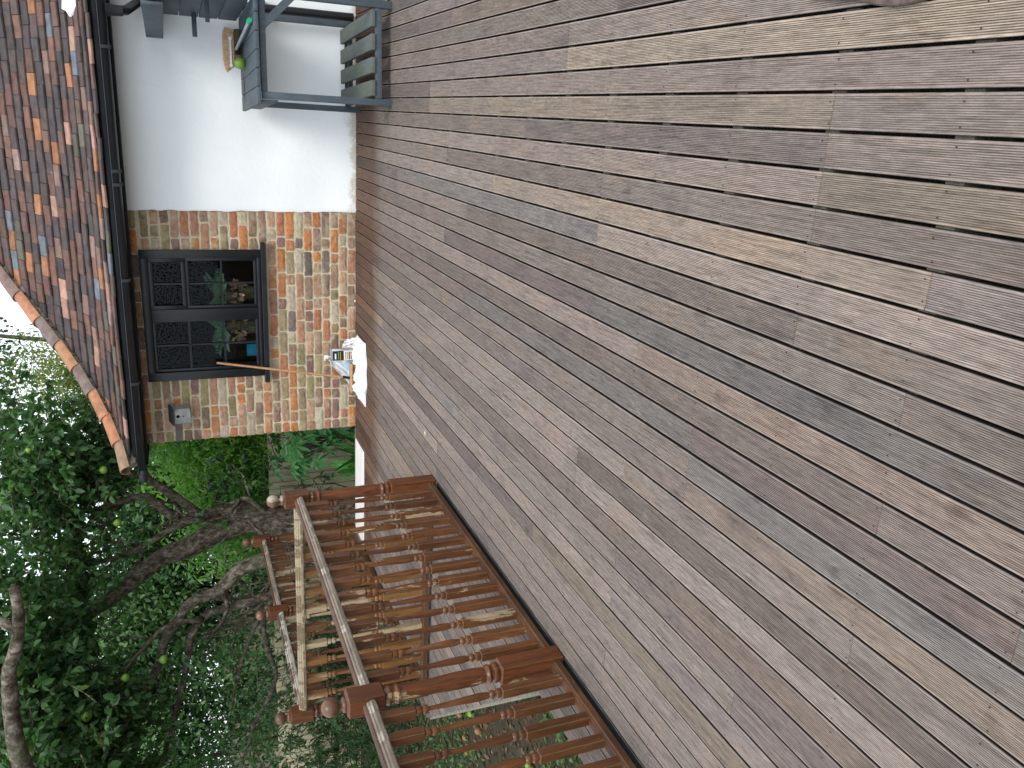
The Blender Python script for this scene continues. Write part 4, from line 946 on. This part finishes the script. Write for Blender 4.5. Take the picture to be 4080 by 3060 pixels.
for x0, x1 in ((.0, .235), (.30, .52)):       # long dark slots cut across the planks
    n = 10; vs = []; cxm, hw = (x0+x1)/2, (x1-x0)/2
    for i in range(n+1):
        u = -1+2*i/n; hh_ = .017*(1-u*u); vs += [(cxm+hw*u, -.245-hh_, .9436), (cxm+hw*u, -.245+hh_, .9436)]
    MB().add(vs, [(2*i, 2*i+2, 2*i+3, 2*i+1) for i in range(n)]).build('slot', MVOID, bench)
for i in range(4): bx('back_plank', .636, .654, -Ln-.02, .03, .958+i*.142, .958+i*.142+.136)
bx('shelf_board', .480, .66, -Ln-.02, .03, 1.600, 1.618); bx('shelf_lip', .460, .478, -1.6, .035, 1.500, 1.622)
bx('peg', .47, .635, -.18, -.155, 1.262, 1.296); bx('peg', .50, .635, -.80, -.775, 1.200, 1.230)

# brush lying on the bench
C_b = Matrix.Translation(BO) @ Matrix.Rotation(R(2.8), 4, 'Z')
bru = empty('garden_broom', C_b @ Vector((.40, -.10, .942)), R(2.8), 'coir broom head with a short grey pole capped in green, lying on the bench top', 'broom')
MB().box(-.12, .16, -.030, .035, .004, .052, bev=.012).build('head', MDKWOOD, bru, auto=40)
k = MB(); r4 = random.Random(6)
for i in range(900):
    u = r4.uniform(-1, 1); xx = u*.135+.020; yy = r4.uniform(-.028, .033); fl = -.035*max(0, -u)**2+.008*u; ln = .082*(1-.25*abs(u)**4)*r4.uniform(.9, 1.05)
    p = Vector((xx, yy, .055)); e = Vector((xx+fl+r4.uniform(-.006, .006), yy+r4.uniform(-.02, .012), .055+ln)); s2 = Vector((.0018, 0, 0)); s3 = Vector((0, .0018, 0))
    k.add([p-s2, p+s2, e+s2, e-s2, p-s3, p+s3, e+s3, e-s3], [(0, 1, 2, 3), (4, 5, 6, 7)])
k.build('bristles', MCOIR, bru)
k = MB(); k.box(-.10, .07, -.043, -.037, .075, .088, bev=.002); k.lathe([(.014, -.003), (.014, .003)], n=12)
for i in range(len(k.v)-24-0, len(k.v)): x, y, z = k.v[i]; k.v[i] = (x+.085, -.040+z, .082+y)
k.lathe([(.012, -.003), (.012, .003)], n=12)
for i in range(len(k.v)-24, len(k.v)): x, y, z = k.v[i]; k.v[i] = (x-.112, -.040+z, .082+y)
k.build('clip', MWHP, bru)
MB().box(-.03, .05, -.060, -.028, .012, .05, bev=.008).build('socket', MBLACKM, bru)
MB().tube([(.01, -.045, .040), (.095, -.93, .022)], .0125, 14).build('pole', MGRPIPE, bru, auto=50)
MB().tube([(.0945, -.925, .0221), (.1, -.975, .021)], .0165, 14).build('cap', MGRCAP, bru, auto=50)
a = MB(); r = .042; a.lathe([(r*math.sin(t)+1e-4, -r*.95*math.cos(t)+(.10*r if t > 2.8 else 0)) for t in [math.pi*i/14 for i in range(15)]], 0, 0, 22); a.tube([(0, 0, r*.7), (.004, 0, r*1.2)], .0015, 5)
o = a.build('apple', MAPPLE, smooth=True); o.location = C_b @ Vector((.285, -.40, .942+.039)); o.rotation_euler = (.5, .3, 0); tag(o, 'green apple on the grey bench top next to the broom pole', 'apple')

# ------------------------------------------------------------------ dust sheet, tin, broom, bag by the wall
q_ = MB(); rg = np.random.default_rng(2); NX, NY = 46, 18; vs = []
from mathutils import noise as mn
for j in range(NY+1):
    for i in range(NX+1):
        u, v = i/NX, j/NY
        x = -1.945-.60*u; yfr = 6.868+.055*abs(2*u-1)**2+.012*math.sin(u*17); ybk = 7.22-.10*u*u+.05*(u < .15); y = yfr+(ybk-yfr)*v
        e = min(1, 5*u+.15, 5*(1-u)+.05)*min(1, 7*v, 4*(1-v)+.3)
        z = .004+e*(.058+.035*mn.noise(Vector((x*9, y*14, 1)))+.022*math.sin(y*75+x*16+3*mn.noise(Vector((x*4, y*4, 0))))+.02*mn.noise(Vector((x*30, y*30, 5))))
        if j == 0: z = .003
        vs.append((x+.006*mn.noise(Vector((x*20, y*20, 8))), y, max(z, .003)))
q_.add(vs, [(j*(NX+1)+i, (j+1)*(NX+1)+i, (j+1)*(NX+1)+i+1, j*(NX+1)+i+1)[::-1] for j in range(NY) for i in range(NX)])
o = q_.build('dust_sheet', MWHITE, smooth=True); md = o.modifiers.new('s', 'SOLIDIFY'); md.thickness = .002; tag(o, 'crumpled white dust sheet bundled on the deck below the window', 'dust sheet')
def crumple(name, poly, y0, lean, label, seed, mat):
    NX, NY = 22, 16; vs = []; (a, b, c2, d2) = [Vector(p) for p in poly]
    for j in range(NY+1):
        for i in range(NX+1):
            u, v = i/NX, j/NY; p = a.lerp(b, u).lerp(d2.lerp(c2, u), v)
            nz = mn.noise(Vector((u*5+seed, v*4, seed)))*.028+.012*math.sin(u*30+6*v+3*mn.noise(Vector((u*3, v*3, seed))))
            jag = .012*mn.noise(Vector((u*14, 3, seed))) if j == NY else 0
            vs.append((p.x, y0+lean*v+nz, p.y+jag))
    k = MB().add(vs, [(j*(NX+1)+i, j*(NX+1)+i+1, (j+1)*(NX+1)+i+1, (j+1)*(NX+1)+i) for j in range(NY) for i in range(NX)])
    o = k.build(name, mat, smooth=True); md = o.modifiers.new('s', 'SOLIDIFY'); md.thickness = .0012; tag(o, label, 'bag'); return o
crumple('plastic_bag', [(-2.50, .02), (-2.13, .02), (-2.17, .262), (-2.235, .250)], 7.25, .07, 'translucent white plastic bag slumped against the bricks behind the tin', 3.3, MBAG)
crumple('plastic_bag', [(-2.16, .02), (-1.965, .02), (-2.01, .115), (-2.14, .172)], 7.24, .06, 'small bunched white bag to the right of the tin', 8.1, MWHITE)
can = empty('oil_tin', (-2.105, 7.175, .004), R(6), 'tall metal decking oil tin with black and white label and colour swatches', 'tin')
MB().box(-.055, .055, -.035, .035, 0, .262, bev=.006).box(-.057, .057, -.037, .037, .258, .272, bev=.003).build('body', MMETAL, can, auto=30)
MB().box(-.050, .036, -.0375, -.036, .155, .255).build('upper_label', MLABK, can); MB().box(-.050, .036, -.0375, -.036, .012, .153).build('lower_label', MLABW, can)
t_ = MB(); t_.box(-.040, .012, -.0390, -.0378, .222, .236, bev=.0004); t_.build('logo', MLABW, can)
for zz, cm in ((.198, (.20, .42, .04)), (.180, (.45, .33, .05))):
    k = MB()
    for s_ in range(5): k.box(-.042+s_*.014, -.032+s_*.014, -.0390, -.0378, zz, zz+.008)
    k.build('printed_line', plain('label_ink', cm, .5, var=0, bump=0), can)
for i, cm in enumerate([(.42, .28, .15), (.50, .27, .07), (.04, .02, .015), (.28, .04, .02), (.33, .05, .03), (.55, .33, .16)]):
    MB().box(-.044, .026, -.0390, -.0378, .132-i*.0165, .142-i*.0165).build('colour_swatch', plain('swatch_ink', cm, .5, var=.05, bump=0), can)
MB().lathe([(.016, .272), (.016, .292), (.014, .296)], -.02, 0, 16).build('neck', MMETAL, can, auto=30)
MB().lathe([(.020, .294), (.019, .322), (.010, .324)], -.02, 0, 18).box(-.052, -.02, -.010, .010, .314, .326, bev=.003).build('cap', MWHP, can, auto=30)
# mop-like stain broom leaning on the wall
bro = empty('stain_broom', (-2.322, 7.12, .045), 0, 'long thin wooden handled stain brush standing on the dust sheet, leaning to the window', 'broom')
MB().box(-.137, .137, -.032, .032, .040, .062, bev=.006).build('head', MHEAD, bro, auto=40)
k = MB(); r4 = random.Random(16)
for i in range(700):
    xx = r4.uniform(-.13, .13); yy = r4.uniform(-.028, .028); p = Vector((xx, yy, .042)); e = Vector((xx+r4.uniform(-.006, .006), yy+r4.uniform(-.008, .008), r4.uniform(.0, .006))); s2 = Vector((.0018, 0, 0)); s3 = Vector((0, .0018, 0))
    k.add([p-s2, p+s2, e+s2, e-s2, p-s3, p+s3, e+s3, e-s3], [(0, 1, 2, 3), (4, 5, 6, 7)])
k.build('bristles', MBRIS, bro)
top = Vector((.142, .235, 1.197)); MB().tube([(0, 0, .055), top*.06+Vector((0, 0, .052))], .0125, 12).build('socket', MBLACKM, bro, auto=50)
MB().tube([top*.045+Vector((0, 0, .052)), top], .0105, 12).build('handle', MBROOM, bro, auto=50)
MB().tube([(0, 0, 0), (.0, 0, .012)], .034, 20).build('x', MWHP) if False else None
lid = MB().lathe([(.034, 0), (.036, .004), (.036, .012), (.030, .014)], n=24); lo = lid.build('jar_lid', plain('pale_blue_plastic', (.30, .50, .62), .35, .4, var=.1, bump=0), auto=40)
lo.location = (-2.222, 7.19, .112); lo.rotation_euler = (R(80), 0, R(10)); tag(lo, 'pale blue round lid showing on the bag between tin and brush', 'lid')
pb = MB().ball((0, 0, 0), .012, 8, .7).build('pebble', MLABW, smooth=True); pb.location = (-1.655, 7.355, .009); tag(pb, 'tiny white pebble on the deck against the foot of the brick wall', 'pebble')
k = MB(); rr = random.Random(1)
for a0, L_ in ((.2, .035), (1.2, .026), (2.6, .030), (4.2, .020)):
    k.add([(0, 0, .003), (L_*.6*math.cos(a0)-.006*math.sin(a0), L_*.6*math.sin(a0)+.006*math.cos(a0), .010), (L_*math.cos(a0), L_*math.sin(a0), .005), (L_*.6*math.cos(a0)+.006*math.sin(a0), L_*.6*math.sin(a0)-.006*math.cos(a0), .007)], [(0, 1, 2, 3)])
o = k.build('fallen_petal', plain('cream_petal', (.75, .66, .48), .6, bump=0, var=.1)); o.scale = (.75, .75, .75); o.location = (-2.09, 5.05, .0); tag(o, 'small curled cream petal lying on the boards before the corner post', 'petal')
# ragged board offcut at the near right
pl_ = [(.345, 1.82), (.325, 1.66), (.308, 1.60), (.297, 1.54), (.298, 1.49), (.306, 1.43), (.36, 1.36), (.52, 1.30), (.60, 1.60), (.55, 1.88)]; n = len(pl_)
k = MB(); k.add([(x, y, z) for z in (.003, .013) for x, y in pl_]+[(x*.97+.012, y*.98+.03, .017) for x, y in pl_], [(i, n+i, n+(i+1) % n, (i+1) % n) for i in range(n)]+[(n+i, 2*n+i, 2*n+(i+1) % n, n+(i+1) % n) for i in range(n)]+[tuple(range(3*n-1, 2*n-1, -1))])
tag(k.build('timber_offcut', plain('brown_worn_timber', (.085, .062, .052), .85, var=.5, sc=22, bump=.6)), 'flat brown timber offcut lying on the deck boards at the edge of view', 'offcut')

# bird box on the brick wall
bb = empty('bird_box', (-2.625, Yw-.010, 1.49), R(0), 'small weathered grey bird box hung high on the brick wall under the eaves', 'bird box')
k = MB(); w_ = .068; k.add([(-w_, 0, -.005), (w_, 0, 0), (w_, -.115, 0), (-w_, -.115, -.005), (-w_, 0, .165), (w_, 0, .165), (w_, -.115, .128), (-w_, -.115, .128)], [(0, 3, 2, 1)[::-1], (4, 5, 6, 7)[::-1], (0, 1, 5, 4)[::-1], (1, 2, 6, 5)[::-1], (2, 3, 7, 6)[::-1], (3, 0, 4, 7)[::-1]]); k.build('box', MBOX, bb)
k = MB(); w_ = .080; k.add([(-w_, .002, .168), (w_, .002, .168), (w_, -.134, .131), (-w_, -.134, .131), (-w_, .002, .177), (w_, .002, .177), (w_, -.134, .140), (-w_, -.134, .140)], [(0, 1, 2, 3), (7, 6, 5, 4), (0, 4, 5, 1), (1, 5, 6, 2), (2, 6, 7, 3), (3, 7, 4, 0)]); k.build('roof', MFELT, bb)
for zz, r in ((.100, .0145), (.056, .006)):
    k = MB(); k.add([(r*math.cos(a)*1, -.1165, zz+r*math.sin(a)) for a in [2*math.pi*i/16 for i in range(16)]], [tuple(range(16))]); k.build('entrance_hole', MVOID, bb)
MB().box(.068, .086, -.035, 0, .125, .155, bev=.003).build('batten', MBOX, bb)

# things on the inside sill
def frond_plant(loc, label, seed, n, mat, fern=True):
    rg = np.random.default_rng(seed); root = empty('houseplant', loc, 0, label, 'plant'); P, D, Nn, L, W, T = [], [], [], [], [], []; sm = MB()
    for i in range(n):
        a = rg.uniform(0, 6.28); ln = rg.uniform(.16, .32) if fern else rg.uniform(.05, .15); lift = rg.uniform(.3, 1.3)
        d_ = np.array([math.cos(a), math.sin(a)*.5, lift]); d_ /= np.linalg.norm(d_); base_ = np.array([0, 0, .10])
        if fern:
            for s_ in np.linspace(.25, 1, 9):
                c_ = base_+d_*ln*s_-np.array([0, 0, .08*s_*s_]); sd_ = np.cross(d_, [0, -1, .2])
                for sg in (-1, 1): P.append(c_); D.append(sd_*sg+d_*.7); Nn.append([0, -1, .3]); L.append(.075*(1.1-s_*.6)); W.append(.017); T.append(rg.uniform(.2, 1))
            sm.tube([tuple(base_), tuple(base_+d_*ln-np.array([0, 0, .08]))], .0022, 5)
        else:
            c_ = base_+d_*ln
            for _ in range(4): P.append(c_+rg.normal(size=3)*.012); D.append(rg.normal(size=3)); Nn.append([0, -1, .3]); L.append(.055); W.append(.026); T.append(rg.uniform(0, 1))
            sm.tube([tuple(base_), tuple(c_)], .0018, 5)
    leaf_mesh('leaves', P, D, Nn, np.array(L), np.array(W), np.array(T), mat, root); sm.build('stems', LHOUSE, root)
    h_ = .853-loc[2]; MB().lathe([(.035, h_), (.048, .10), (.044, .10), (.04, .085)], n=20).build('pot', MDKWOOD, root, auto=40)
frond_plant((-1.62, Yw+.16, 1.02), 'pale green fern in a pot behind the middle of the window', 3, 13, LHOUSE)
frond_plant((-1.88, Yw+.16, 1.02), 'second pale fern just behind the left casement', 5, 9, LHOUSE)
frond_plant((-1.575, Yw+.15, .853), 'low pinkish leaved plant on the inside sill right of the mullion', 6, 16, LPINK, False)
frond_plant((-1.92, Yw+.14, .853), 'low dusky pink succulent on the inside sill left of the mullion', 7, 14, LPINK, False)
k = MB().box(-.055, .055, -.012, .012, 0, .115, bev=.004); o = k.build('blue_packet', MBLUE); o.location = (-2.125, Yw+.15, .853); tag(o, 'bright blue packet standing inside the lower left window pane', 'packet')
